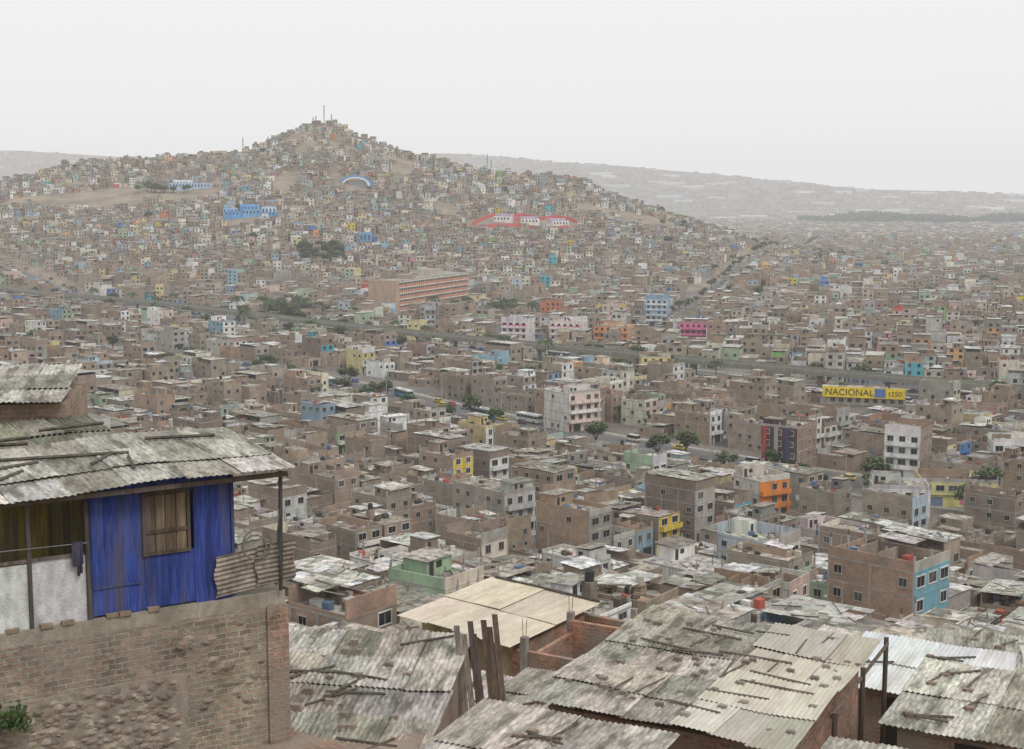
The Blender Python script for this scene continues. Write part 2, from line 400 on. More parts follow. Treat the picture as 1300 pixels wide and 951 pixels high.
    if kind == 'sheet':
        if rng.random() < .5 or lod == 3 or low:
            sheets(mb, x0-.15, x1+.15, yb-.3, y1+.2, z+ph+.15, rng, lod)
        else:
            m_ = yb+(y1-yb)*rng.uniform(.35, .7)
            sheets(mb, x0-.1, x1+.1, m_, y1+.2, z+max(ph, .4)+.15, rng, lod)
            if rng.random() < .5: sheets(mb, x0-.1, x0+w*.6, yb-.2, m_-.5, z+max(ph, .4)-.1, rng, lod)
    elif lod < 3 or rng.random() < .4:
        room = rng.random() < .6 and not low
        if room:
            rw, rd = w*rng.uniform(.35, .8), d*rng.uniform(.22, .45); hx = rng.uniform(1.9, 2.4)
            xa = x0+.25 if rng.random() < .5 else x1-.25-rw; ya = y1-.25-rd if rng.random() < .7 else yb+.3
            mb.box(xa, xa+rw, ya, ya+rd, z, z+hx, jit(rng.choice([sc, sc, fc]), rng), smat, top=jit(rng.choice(ROOFS), rng), tmat=ROOF)
            if rng.random() < .6: sheets(mb, xa-.3, xa+rw+.3, ya-.4, ya+rd+.3, z+hx+.08, rng, lod)
            if lod < 2:
                wq(mb, 'f', xa+.5, xa+1.3, z+.05, z+1.85, xa, xa+rw, ya, ya+rd, .03, (.05, .04, .04), PLAIN)
                if rw > 3: wq(mb, 'f', xa+1.8, xa+2.8, z+.9, z+1.7, xa, xa+rw, ya, ya+rd, .03, (.04, .04, .04), GLASS)
                wq(mb, 'r', ya+.6, ya+1.6, z+.9, z+1.7, xa, xa+rw, ya, ya+rd, .03, (.04, .04, .04), GLASS)
        elif lod < 2 and not low:
            ch = rng.uniform(1.2, 2.2); bcol = jit(rng.choice(BRICKS), rng)
            for q in range(rng.randint(1, 3)):
                yy_ = yb+(y1-yb)*rng.uniform(.2, .85); mb.box(x0+t+.01, x0+(w-.4)*rng.uniform(.4, .95), yy_, yy_+.13, z, z+ch*rng.uniform(.5, 1), bcol, BRICK)
            xx_ = x0+w*rng.uniform(.3, .7); mb.box(xx_, xx_+.13, yb+t+.01, yb+(y1-yb)*rng.uniform(.3, .9), z, z+ch*rng.uniform(.6, 1.1), bcol, BRICK)
            if rng.random() < .6:
                a_ = rng.uniform(0, .5); b_ = rng.uniform(0, .5)
                sheets(mb, x0+w*a_, x0+w*(a_+rng.uniform(.3, .5)), yb+d*b_, yb+d*(b_+rng.uniform(.2, .45)), z+ch*1.1+.1, rng, lod)
    if lod < 2 and not low:
        if rng.random() < .2:
            tx, ty = rng.uniform(x0+1, x1-1), rng.uniform(yb+1, y1-1); th = z+rng.choice([.2, 2.0])
            tc = rng.choice([(.03, .03, .035), (.08, .13, .22), (.45, .42, .36), (.03, .03, .035)])
            if th > z+1: mb.box(tx-.6, tx+.6, ty-.6, ty+.6, z, th, sc, smat)
            mb.beam((tx, ty, th), (tx, ty, th+1.0), .5, tc, PLAIN, n=8 if lod else 12)
            mb.beam((tx, ty, th+1.0), (tx, ty, th+1.25), .5, tc, PLAIN, r2=.2, n=8 if lod else 12)
        if lod == 0 and kind == 'flat' and rng.random() < .7:
            for (px, py) in ((x0+.2, yb+.2), (x1-.2, yb+.2), (x0+.2, y1-.2), (x1-.2, y1-.2), (0, y1-.2), (0, yb+.2)):
                if rng.random() < .8:
                    hh_ = rng.uniform(.5, 1.0)+ph
                    mb.box(px-.12, px+.12, py-.12, py+.12, z+.01, z+hh_, (.4, .38, .35), WALL)
                    for (ex, ey) in ((-.07, -.07), (.07, .07), (.07, -.07)):
                        mb.box(px+ex-.015, px+ex+.015, py+ey-.015, py+ey+.015, z+hh_, z+hh_+rng.uniform(.5, .9), (.12, .06, .04), PLAIN)
    if lod < 2:
        zt = z+.01
        for _ in range(rng.randint(8, 18) if lod == 0 else rng.randint(3, 7)):
            a, b = rng.uniform(x0+.4, x1-1), rng.uniform(yb+.4, y1-1); q = rng.random()
            c = rng.choice([(.10, .08, .06), (.3, .28, .25), (.7, .68, .65), (.36, .22, .15), (.1, .18, .3), (.18, .13, .09), (.45, .1, .07), (.55, .52, .46), (.05, .05, .05)])
            if q < .55: mb.box(a, a+rng.uniform(.3, 1.4), b, b+rng.uniform(.3, 1.1), zt, zt+rng.uniform(.15, 1.0 if not low else .3), c, WALL)
            else:
                an = rng.uniform(0, pi); l = rng.uniform(1, 3.2)
                zz = zt+.1 if kind == 'flat' else zt+ph+.3
                mb.beam((a, b, zz), (min(x1, max(x0, a+l*cos(an))), min(y1, max(yb, b+l*sin(an))), zz+rng.uniform(0, .3)), .07, rng.choice([(.12, .09, .06), (.2, .15, .1), (.3, .27, .22)]), WALL, n=4)

def style(fc):
    if fc[0] < .46 and fc[0] > fc[2]*1.25: return 'brick_house'
    if max(fc)-min(fc) < .08: return 'concrete_house' if fc[0] < .55 else 'whitewashed_house'
    return 'painted_house'
RES = [(-55, 876, 34), (-70, 840, 22), (-40, 915, 24), (0, 805, 30), (-110, 800, 18), (20, 785, 18), (114, 455, 17), (105, 442, 11), (120, 436, 11), (-30, 820, 16), (-50, 800, 14),
       (-230, 1196, 18), (-208, 1196, 18), (-222, 1180, 14), (-320, 1370, 18), (-300, 1370, 18), (-150, 1325, 20), (-150, 1308, 15), (39, 150, 7), (46, 152, 7),
       (-25, 1245, 20), (5, 1235, 20), (-12, 1280, 18), (15, 1290, 22), (35, 1250, 24), (38, 1285, 18), (10, 1262, 20), (-20, 1225, 12), (40, 1225, 12)]
SPEC = [
 (-4, 281, 8, 16, 4, 40, (.55, .55, .53), (.38, .34, .29), 'flat', True, 'apartment_house'),
 (14, 284, 9.5, 13, 3, 40, (.58, .56, .5), (.36, .27, .2), 'flat', False, 'apartment_house'),
 (45.5, 167, 8.5, 11, 3, 45, (.2, .40, .48), (.38, .26, .19), 'flat', False, 'turquoise_house'),
 (55, 305, 8.5, 9, 3, 30, (.75, .26, .05), (.62, .58, .52), 'flat', True, 'orange_house'),
 (72, 360, 10, 12, 4, -35, (.09, .04, .045), (.30, .20, .15), 'flat', False, 'apartment_house'),
 (100, 350, 9, 12, 4, -30, (.8, .8, .78), (.34, .23, .17), 'flat', True, 'whitewashed_house'),
 (83, 296, 12, 8, 3, -10, (.8, .8, .78), (.58, .58, .56), 'flat', True, 'whitewashed_house'),
 (102, 318, 17, 10, 2, -8, (.64, .59, .25), (.56, .52, .25), 'flat', False, 'yellow_house'),
 (126, 352, 9, 9, 3, -10, (.8, .8, .78), (.65, .65, .63), 'flat', True, 'whitewashed_house'),
 (18, 424, 12, 12, 4, 35, (.72, .58, .52), (.66, .64, .6), 'flat', True, 'apartment_house'),
 (3, 668, 13, 12, 4, -20, (.82, .74, .75), (.66, .64, .62), 'flat', True, 'market_hall'),
 (27, 662, 15, 12, 4, -20, (.82, .76, .76), (.66, .57, .57), 'flat', True, 'market_hall'),
 (49, 672, 17, 12, 3, -20, (.74, .32, .13), (.57, .36, .22), 'flat', True, 'orange_house'),
 (57, 800, 15, 10, 3, -15, (.74, .6, .12), (.52, .44, .2), 'flat', True, 'yellow_house'),
 (80, 770, 12, 10, 5, -15, (.5, .6, .7), (.28, .42, .58), 'flat', True, 'blue_house'),
 (39, 806, 14, 10, 2, -15, (.66, .08, .04), (.4, .1, .07), 'flat', False, 'red_house'),
 (24, 830, 12, 10, 3, -15, (.62, .2, .1), (.4, .2, .1), 'flat', False, 'red_house'),
 (90, 690, 14, 11, 3, -15, (.74, .2, .38), (.4, .24, .24), 'flat', True, 'pink_house'),
 (56, 545, 12, 12, 3, 0, (.74, .64, .27), (.5, .45, .3), 'flat', True, 'yellow_house'),
 (-18, 560, 14, 10, 2, -12, (.82, .82, .8), (.67, .67, .65), 'flat', False, 'whitewashed_house'),
 (-50, 330, 9, 12, 3, 38, (.62, .57, .43), (.35, .26, .19), 'flat', True, 'brick_house'),
 (-30, 395, 10, 12, 2, 38, (.8, .8, .78), (.57, .55, .52), 'flat', False, 'whitewashed_house'),
 (62, 268, 9, 10, 2, 38, (.64, .54, .52), (.57, .5, .47), 'flat', True, 'painted_house'),
 (17, 172, 8, 9, 2, 48, (.68, .57, .16), (.38, .28, .2), 'sheet', False, 'yellow_house'),
 (-28, 215, 8, 11, 2, 45, (.62, .52, .38), (.36, .28, .21), 'flat', False, 'painted_house'),
 (28, 222, 9, 10, 3, 45, (.78, .77, .74), (.62, .61, .58), 'flat', True, 'whitewashed_house'),
 (-100, 690, 15, 10, 2, -40, (.3, .5, .26), (.4, .4, .3), 'flat', False, 'painted_house'),
 (-128, 720, 14, 10, 2, -40, (.7, .58, .2), (.4, .4, .3), 'flat', False, 'yellow_house'),
 (62, 330, 9, 9, 2, -35, (.7, .58, .1), (.5, .45, .2), 'flat', False, 'yellow_house'),
]
for s in SPEC:
    x, y, w, d, n, rot, fc, sc, rf, bl, nm = s
    RES.append((x, y, max(w, d)*.7+1.5))
    mb = MB(); house(mb, w, d, n, R, 0 if y < 500 else 1, fc, sc, rf, 2.9, bl, fnd=8)
    if nm == 'market_hall':
        mb.box(-w/2, w/2, -d/2-.75, -d/2-.72, 2.9, 3.8, (.6, .12, .3), PLAIN); mb.box(-w/2, w/2, -d/2-.75, -d/2-.72, 9, 10, (.6, .12, .3), PLAIN)
    if nm == 'apartment_house' and fc[0] < .12:
        for i in range(3): mb.box(-w/2+.5+i*3.2, -w/2+1.6+i*3.2, -d/2-.9, -d/2-.72, 2.9, 11.6, [(.4, .06, .05), (.35, .35, .35), (.05, .06, .15)][i], WALL)
    mb.obj(nm, (x, y, hz(x, y)+(2.4 if nm == 'turquoise_house' else 0)), radians(rot))
def free(x, y, r):
    for a, b, c in RES:
        if (x-a)**2+(y-b)**2 < (c+r)**2: return False
    return True
def rail_side(x):
    return interp(x, [(a, b) for a, b in ROADS['highway'][0]])
def av_side(x):
    return interp(x, [(a, b) for a, b in ROADS['avenue'][0]])
def place(x, y, w, d, n, rot, lod, bucket, roof=None, fc=None, zoff=0.1, low=False, hs=None):
    z = hz(x, y)
    if bucket is None:
        mb = MB(); mb.set(0, 0, 0, 0)
        fc = fc or facade(R)
        house(mb, w, d, n, R, lod, fc=fc if R.random() < .7 else None, roof=roof, low=low, hs=hs)
        mb.obj(style(fc), (x, y, z+zoff), rot)
    else:
        bucket.set(x, y, z+zoff, rot); house(bucket, w, d, n, R, lod, roof=roof)
def inview(x, y, m=.40, a=25):
    return abs(x) < m*y+a
def storeys():
    return R.choices([1, 2, 3, 4], [.28, .40, .24, .08])[0]
# hillside below the viewpoint
rot = radians(50); cu, su = cos(rot), sin(rot)
for i in range(-40, 60):
    for j in range(-40, 40):
        uu, vv = i*7.8+R.uniform(-.5, .5), j*9.2+R.uniform(-.6, .6)
        x = uu*cu-vv*su; y = uu*su+vv*cu
        if y < 60 or y > 208 or not inview(x, y, .44, 14): continue
        if roadd(x, y) < 7 or not free(x, y, 4): continue
        if R.random() < .07: continue
        low = y < 135
        n = storeys() if y > 158 else 1
        if n > 3: n = 3
        if y > 135 and y <= 158 and R.random() < .35: n = 2
        place(x, y, 7.4+R.uniform(-1, .2), 8.4+R.uniform(-1.4, .5), n, rot+R.gauss(0, .07), 0, None, roof='sheet' if R.random() < (.85 if y < 130 else .6) else 'flat', low=low, hs=2.35 if low else None,
              zoff=-.2 if low else .1)
mid = MB(); far = MB(); hillm = MB(); dist = MB()
def gridzone(rotd, ok, lw, ld, nl, su_, sv_, rng_u, rng_v, lodf, stf, stag=0.):
    r = radians(rotd); c, s = cos(r), sin(r)
    BU = nl*lw+su_; BV = 2*ld+sv_
    for bj in range(*rng_v):
        sh_ = R.random()*BU*stag
        for bi in range(*rng_u):
            cx0 = bi*BU+sh_; cy0 = bj*BV
            xx = (cx0+BU/2)*c-(cy0+BV/2)*s; yy = (cx0+BU/2)*s+(cy0+BV/2)*c
            if yy < 100 or not inview(xx, yy, .42, BU+30): continue
            for i in range(nl):
                for k in range(2):
                    uu = cx0+lw*(i+.5); vv = cy0+ld*(k+.5)
                    dd = ld-R.choice([0, 0, 1, 2, 4]); off = (ld-dd)/2*(-1 if k == 0 else 1)
                    vv += off
                    x = uu*c-vv*s; y = uu*s+vv*c
                    if not inview(x, y) or not ok(x, y): continue
                    rd_ = roadd(x, y)
                    if rd_ < ld*.42+1.5 or not free(x, y, lw*.5): continue
                    if R.random() < .04: continue
                    lod = lodf(y); n = stf()
                    if rd_ < 19 and lod < 2 and ((y < rail_side(x) and roadd(x, y, ('highway',)) < 19) or (y < av_side(x) and roadd(x, y, ('avenue',)) < 17)): n = 1
                    place(x, y, lw-R.choice([0, 0, 0, .4, 1.5]), dd, n, r+(pi if k == 1 else 0)+R.gauss(0, .015), lod,
                          None if y < 400 else (mid if y < 1000 else far))
gridzone(47, lambda x, y: 208 <= y and y < rail_side(x)-2, 7.0, 12.8, 9, 6, 7, (-16, 18), (-28, 28), lambda y: 0 if y < 480 else 1, storeys, .5)
def onhill(x, y):
    return y > 1010 and hz(x, y) > 7
def okB(x, y):
    return y > rail_side(x)+2 and y < 2300 and not onhill(x, y) and not (y > 1530 and x < .05*y)
gridzone(-15.4, okB, 7.2, 12.5, 10, 6, 7, (-17, 19), (-4, 86), lambda y: 1 if y < 900 else 2, storeys, 1.)
def okC(x, y):
    return 2300 <= y < 4100 and x > .03*y and not (y > 3560 and x > 780)
gridzone(-15.4, okC, 11, 14, 9, 10, 10, (-8, 24), (50, 120), lambda y: 3, lambda: R.choice([1, 2, 2, 3]), 1.)
# hill district
VIV[0] = .965
for j in range(0, 70):
    y0_ = 1005+j*8.1
    for i in range(-108, 54):
        x = i*7.2+R.uniform(-1.5, 1.5)+(j % 2)*4; y = y0_+R.uniform(-2, 2)
        if not inview(x, y, .41, 20) or not onhill(x, y) or bare(x, y) or y > 1560: continue
        if roadd(x, y) < 5 or not free(x, y, 2) or R.random() < .10+.12*(y > 1380): continue
        hillm.set(x, y, hz(x, y)+.2, R.gauss(-.1, .3)+.4*sin(x/90+y/70))
        house(hillm, R.uniform(4.6, 7.2), R.uniform(5, 7.2), R.choices([1, 2, 3], [.6, .35, .05])[0], R, 2, hs=2.4)
for _ in range(5600):
    y = R.uniform(4100, 6300); x = R.uniform(-.42, .42)*y
    dist.set(x, y, hz(x, y), R.uniform(0, pi))
    s_ = R.uniform(6, 13)
    dist.box(-s_, s_, -6, 6, -5, R.uniform(3, 7), jit(R.choice(BRICKS+GREYS+[(.5, .5, .48)]), R), WALL, top=R.choice(ROOFS))
mid.obj('city_houses'); far.obj('distant_houses'); hillm.obj('hillside_houses'); dist.obj('distant_suburb')

# ------------------------------------------------------------------ landmarks
mb = MB(); Lh, Dh = 106, 15
for k in range(6):
    z = k*3.4
    mb.box(-Lh/2, Lh/2, -Dh/2, Dh/2, z-(3 if k == 0 else 0), z+1.5, (.54, .24, .15), WALL, top=(.35, .33, .3), tmat=ROOF)
    mb.box(-Lh/2+.3, Lh/2-.3, -Dh/2+.5, Dh/2-.5, z+1.5, z+2.8, (.04, .04, .045), GLASS)
    mb.box(-Lh/2, Lh/2, -Dh/2-.15, Dh/2+.15, z+2.8, z+3.39, (.75, .7, .62), WALL, bottom=True)
    for i in range(36):
        x = -Lh/2+i*Lh/35.5
        mb.box(x, x+.4, -Dh/2+.02, -Dh/2+.6, z+1.5, z+2.8, (.6, .48, .38), WALL)
        mb.box(x, x+.4, Dh/2-.6, Dh/2-.02, z+1.5, z+2.8, (.6, .48, .38), WALL)
mb.box(-Lh/2-5, -Lh/2-.01, -Dh/2-2, Dh/2+1, -3, 21.5, (.50, .34, .26), WALL, top=(.3, .28, .26))
mb.box(-Lh/2+.1, Lh/2-.1, -Dh/2+.1, Dh/2-.1, 20.4, 21.0, (.42, .4, .37), ROOF)
mb.box(2, 20, -4, 5, 21, 25, (.5, .44, .38), WALL, top=(.36, .34, .3)); mb.box(-30, -20, -4, 4, 21, 23.5, (.38, .3, .25), WALL)
mb.obj('hospital_building', (-55, 876, 0), math.atan2(103, 41))
mb = MB(); mb.box(-26, 26, -14, 14, .02, .12, (.3, .285, .265), ASPH); mb.obj('market_square', (2, 800, 0), radians(-20))
mb = MB(); mb.box(-16, 16, -12, 12, .02, .15, (.12, .17, .06), GROUND); mb.obj('lawn', (-110, 800, 0), radians(-40))
def complex_(name, x, y, rot, parts, up_=0):
    mb = MB()
    for (a, b, c, d, h, col) in parts:
        mb.box(a, b, c, d, -8, h, col, WALL, top=tuple(q*.9 for q in col))
        if b-a > 6:
            for q in range(int((b-a)/3)): mb.face([(a+q*3+.8, c-.03, h*.4), (a+q*3+2.2, c-.03, h*.4), (a+q*3+2.2, c-.03, h*.8), (a+q*3+.8, c-.03, h*.8)], (.05, .06, .08), GLASS)
    mb.obj(name, (x, y, hz(x, y)+up_), rot)
complex_('blue_school_building', -220, 1196, .1, [(-22, -8, -4, 4, 4, (.12, .34, .68)), (-7.9, 8, -3, 4, 6, (.16, .4, .72)), (8.1, 22, -5, 3, 3.5, (.1, .3, .64)), (-10, 6, 4.1, 14, 10, (.16, .4, .74)), (8, 20, 5, 14, 8, (.6, .7, .8)), (-24, -12, 4.1, 9, 7, (.3, .5, .72))])
complex_('white_school_building', -310, 1370, 0, [(-20, 20, -4, 4, 6, (.45, .6, .8)), (-18, 0, 4.1, 10, 9, (.78, .8, .82))])
complex_('blue_clinic', -118, 1135, .2, [(-5, 5, -5, 5, 10, (.15, .34, .6))])
mb = MB()
for i in range(24):
    ta, tb = pi*i/24, pi*(i+1)/24
    for (ra, rb, col) in ((16, 13.6, (.08, .3, .62)), (13.5, 11.4, (.8, .8, .8))):
        mb.hexa([(-ra*cos(ta), -3, ra*.6*sin(ta)-1), (-rb*cos(ta), -3, rb*.6*sin(ta)-1), (-rb*cos(tb), -3, rb*.6*sin(tb)-1), (-ra*cos(tb), -3, ra*.6*sin(tb)-1),
                 (-ra*cos(ta), 6, ra*.6*sin(ta)-1), (-rb*cos(ta), 6, rb*.6*sin(ta)-1), (-rb*cos(tb), 6, rb*.6*sin(tb)-1), (-ra*cos(tb), 6, ra*.6*sin(tb)-1)], col, PLAIN, bottom=True)
mb.box(-10, 10, 1, 5, -4, 4, (.4, .45, .5), WALL)
xq, yq = -146, 1325
mb.obj('sports_shell', (xq, yq, hz(xq, yq)+1), .1)
mb = MB()
def rw(pts, col, h=4):
    for i in range(len(pts)-1):
        (a, b), (c, d) = pts[i], pts[i+1]
        n = 8
        for k in range(n):
            p = (a+(c-a)*k/n, b+(d-b)*k/n); q = (a+(c-a)*(k+1)/n, b+(d-b)*(k+1)/n)
            zp, zq = hz(*p), hz(*q)
            mb.hexa([(*p, zp-3), (*q, zq-3), (q[0], q[1]+.5, zq-3), (p[0], p[1]+.5, zp-3), (*p, zp+h), (*q, zq+h), (q[0], q[1]+.5, zq+h), (p[0], p[1]+.5, zp+h)], col, PLAIN)
rw([(-35, 1240), (-18, 1290), (10, 1304), (28, 1285)], (.62, .08, .08), 3)
rw([(0, 1270), (38, 1292), (52, 1284)], (.62, .1, .09), 3)
rw([(-30, 1225), (5, 1238), (25, 1222), (50, 1246)], (.6, .12, .1), 3)
rw([(52, 1284), (62, 1262), (58, 1246)], (.6, .12, .1), 3)
mb.obj('red_terrace_wall')
for (x, y, a) in ((16, 1256, .1), (42, 1252, .5), (-8, 1262, -.3)):
    complex_('school_building', x, y, a, [(-8, 8, -3, 3, 5, (.78, .76, .72)), (-8, 8, 3.2, 7, 7, (.5, .4, .55))])
def mast(x, y, h, name='antenna_mast'):
    mb = MB(); w = .9
    for (a, b) in ((-w, -w), (w, -w), (0, w)): mb.beam((a, b, -2), (a*.25, b*.25, h), .12, (.25, .2, .2), PLAIN, n=4)
    k = 0
    while k < h:
        f = 1-.75*k/h; f2 = 1-.75*(k+2)/h
        mb.beam((-w*f, -w*f, k), (w*f2, -w*f2, k+2), .07, (.3, .25, .25), PLAIN, n=4)
        mb.beam((w*f, -w*f, k), (0, w*f2, k+2), .07, (.3, .25, .25), PLAIN, n=4); k += 2
    for q in (.6, .75, .9): mb.beam((-.9, 0, h*q), (.9, 0, h*q+.1), .3, (.4, .4, .4), PLAIN, n=6)
    mb.obj(name, (x, y, hz(x, y)))
for (x, y, h) in ((-197, 1497, 22), (-205, 1492, 12), (-189, 1495, 13), (-209, 1500, 9), (-184, 1500, 8), (-283, 1498, 17), (-26, 1500, 20), (-22, 1500, 14), (-255, 1490, 10), (250, 1300, 14), (520, 2600, 30)):
    mast(x, y, h)
e = empty('shop_sign', (114, 452, 0), radians(-17))
mb = MB(); mb.box(-13, 13, 0, .25, 5.2, 8.6, (.85, .62, .03), PLAIN, bottom=True)
mb.box(3.5, 7, -.03, -.004, 5.5, 8.4, (.1, .2, .45), PLAIN)
for i in range(6): mb.beam((-12+i*4.8, .5, -1), (-12+i*4.8, .5, 8.2), .12, (.2, .2, .2), PLAIN)
mb.obj('board', parent=e)
def text(s, size, loc, col, par, ext=.02):
    cu_ = bpy.data.curves.new('lettering', 'FONT'); cu_.body = s; cu_.size = size; cu_.extrude = ext
    o = bpy.data.objects.new('lettering', cu_); scene.collection.objects.link(o)
    o.location = loc; o.rotation_euler = (pi/2, 0, 0); o.parent = par
    m = bpy.data.materials.new('letter_paint'); m.use_nodes = True
    m.node_tree.nodes['Principled BSDF'].inputs['Base Color'].default_value = (*col, 1); cu_.materials.append(m)
text('NACIONAL', 3.0, (-12.2, -.03, 5.9), (.02, .02, .02), e)
text('1250', 2.2, (7.6, -.03, 6.1), (.02, .02, .02), e)
mb = MB(); house(mb, 27, 9, 2, R, 1, (.45, .42, .37), (.33, .24, .18), 'flat', 2.6); mb.obj('shop_building', (115.5, 458, 0), radians(-17))
e = empty('billboard', (-71, 800, 0), radians(-10))
mb = MB(); mb.box(-5, 5, 0, .3, 3.5, 10, (.3, .52, .7), PLAIN, bottom=True); mb.box(-4.6, 4.6, -.03, -.004, 7, 9.6, (.7, .73, .75), PLAIN)
mb.box(-3, 1, -.06, -.034, 4.2, 7.6, (.5, .3, .12), PLAIN); mb.beam((-3, .5, 0), (-3, .5, 9.5), .2, (.2, .2, .2), PLAIN); mb.beam((3, .5, 0), (3, .5, 9.5), .2, (.2, .2, .2), PLAIN)
mb.obj('panel', parent=e)

# ------------------------------------------------------------------ trees
def tree_mesh(seed, h=7., cr=3., palm=False):
    r = random.Random(seed); mb = MB()
    if palm:
        mb.beam((0, 0, -.5), (.2, .1, h*.5), .25, (.14, .11, .08), BARK, r2=.2); mb.beam((.2, .1, h*.5), (.1, 0, h), .2, (.14, .11, .08), BARK, r2=.15)
        for i in range(26):
            a = r.uniform(0, 2*pi); up = r.uniform(-.2, .9); p = (.1, 0, h); w = .45
            for k in range(5):
                q = (p[0]+cos(a)*.65, p[1]+sin(a)*.65, p[2]+up*.55); up -= .42
                ww = w*(1-k/6)
                g_ = r.uniform(.6, 1.3); c = (.055*g_, .085*g_, .03*g_)
                for sd in (-1, 1):
                    sx, sy = -sin(a)*ww*sd, cos(a)*ww*sd
                    mb.face([p, q, (q[0]+sx, q[1]+sy, q[2]-.25), (p[0]+sx, p[1]+sy, p[2]-.25)], c, LEAF)
                p = q
        return mb.mesh('palm')
    mb.beam((0, 0, -.5), (r.uniform(-.2, .2), 0, h*.42), .26, (.13, .1, .08), BARK, r2=.17)
    cl = []
    for i in range(9):
        a = 2*pi*i/9+r.uniform(-.4, .4); rr = cr*r.uniform(.35, .8); zz = h*r.uniform(.55, .88)
        c = (cos(a)*rr, sin(a)*rr, zz); cl.append((c, cr*r.uniform(.3, .5)))
        mb.beam((0, 0, h*r.uniform(.3, .42)), (c[0]*.9, c[1]*.9, c[2]-.2), .1, (.13, .1, .08), BARK, r2=.03, n=5)
    cl.append(((0, 0, h*.9), cr*.4))
    for (c, rad) in cl:
        tone = r.uniform(.65, 1.35)
        for _ in range(80):
            a = r.uniform(0, 2*pi); b = math.acos(r.uniform(-1, 1)); q = rad*r.uniform(.45, 1.15)
            p = (c[0]+q*sin(b)*cos(a), c[1]+q*sin(b)*sin(a), c[2]+q*cos(b)*.75)
            s_ = r.uniform(.16, .34); a2 = r.uniform(0, 2*pi); t = r.uniform(-.8, .8)
            u = (cos(a2)*s_, sin(a2)*s_, t*s_); v = (-sin(a2)*s_, cos(a2)*s_, r.uniform(-.8, .8)*s_)
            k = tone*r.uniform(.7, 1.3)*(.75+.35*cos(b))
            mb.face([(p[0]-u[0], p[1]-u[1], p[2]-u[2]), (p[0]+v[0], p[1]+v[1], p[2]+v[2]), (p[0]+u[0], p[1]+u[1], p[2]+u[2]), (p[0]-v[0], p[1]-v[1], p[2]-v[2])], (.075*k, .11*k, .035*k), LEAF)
    return mb.mesh('tree')
TR = [tree_mesh(i, R.uniform(6, 8), R.uniform(2.6, 3.6)) for i in range(4)]; PM = [tree_mesh(9, 9, palm=True), tree_mesh(10, 7.5, palm=True)]
def tree(x, y, s=1.): inst('tree', R.choice(TR), (x, y, hz(x, y)), R.uniform(0, 6), s*R.uniform(.75, 1.2))
def palm(x, y, s=1.): inst('palm_tree', R.choice(PM), (x, y, hz(x, y)), R.uniform(0, 6), s*R.uniform(.85, 1.15))
for k, o, st in (('boulevard', 0, 24), ('avenue', 11, 20), ('avenue', 0, 26), ('highway', 17.2, 20), ('highway', -17.2, 20)):
    S = sample(ROADS[k][0], st)
    for (x, y) in offs(S, o):
        if R.random() < .75 and inview(x, y):
            (palm if k == 'highway' and R.random() < .35 else tree)(x+R.uniform(-1, 1), y+R.uniform(-1, 1), 1.1 if k != 'boulevard' else .9)
for _ in range(42): tree(-148+R.gauss(0, 9), 1088+R.gauss(0, 14), 1.2)
for _ in range(16): tree(-330+R.gauss(0, 10), 1352+R.gauss(0, 4), 1.2)
for _ in range(34): tree(-120+R.gauss(0, 16), 812+R.gauss(0, 9), 1.2)
for _ in range(14): tree(20+R.gauss(0, 14), 560+R.gauss(0, 8), .9)
for _ in range(8): tree(7+R.gauss(0, 5), 528+R.gauss(0, 8), 1.)
for _ in range(14): palm(-33+R.gauss(0, 6), 800+R.gauss(0, 8), 1.3)
for _ in range(10): palm(-140+R.gauss(0, 10), 830+R.gauss(0, 8), 1.3)
for _ in range(10): palm(6+R.gauss(0, 14), 800+R.gauss(0, 6), 1.2)
for _ in range(80):
    y = R.uniform(330, 1500); x = R.uniform(-.36, .36)*y
    if roadd(x, y) > 0: tree(x, y, 1.)
for _ in range(80):
    y = R.uniform(900, 2300); x = R.uniform(.1, .36)*y
    if roadd(x, y) > 0: tree(x, y, 1.3)
mb = MB()
for _ in range(7500):
    t = R.random(); x = 800+t*1100+R.uniform(-20, 20); y = 3800+R.uniform(-160, 160)-t*120
    s_ = R.uniform(5, 11); z = R.uniform(2, 20+6*sin(x/70)+4*sin(x/29)); a = R.uniform(0, pi)
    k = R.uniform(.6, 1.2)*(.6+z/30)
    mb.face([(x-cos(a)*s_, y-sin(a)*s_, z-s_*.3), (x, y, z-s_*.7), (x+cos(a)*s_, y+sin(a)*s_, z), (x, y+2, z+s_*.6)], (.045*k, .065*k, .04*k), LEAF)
mb.obj('distant_tree_line')
mb = MB()
for _ in range(60):
    y = R.uniform(4300, 6200); x = R.uniform(.02, .38)*y; mb.set(x, y, hz(x, y), R.uniform(-.3, .1))
    a, b = R.uniform(20, 50), R.uniform(10, 20); c = R.choice([(.6, .6, .6), (.5, .51, .53), (.4, .38, .35), (.5, .48, .43)])
    mb.hexa([(-a, -b, -4), (a, -b, -4), (a, b, -4), (-a, b, -4), (-a, -b, 7), (a, -b, 7), (a, b, 9), (-a, b, 9)], c, WALL)
mb.obj('distant_warehouses')

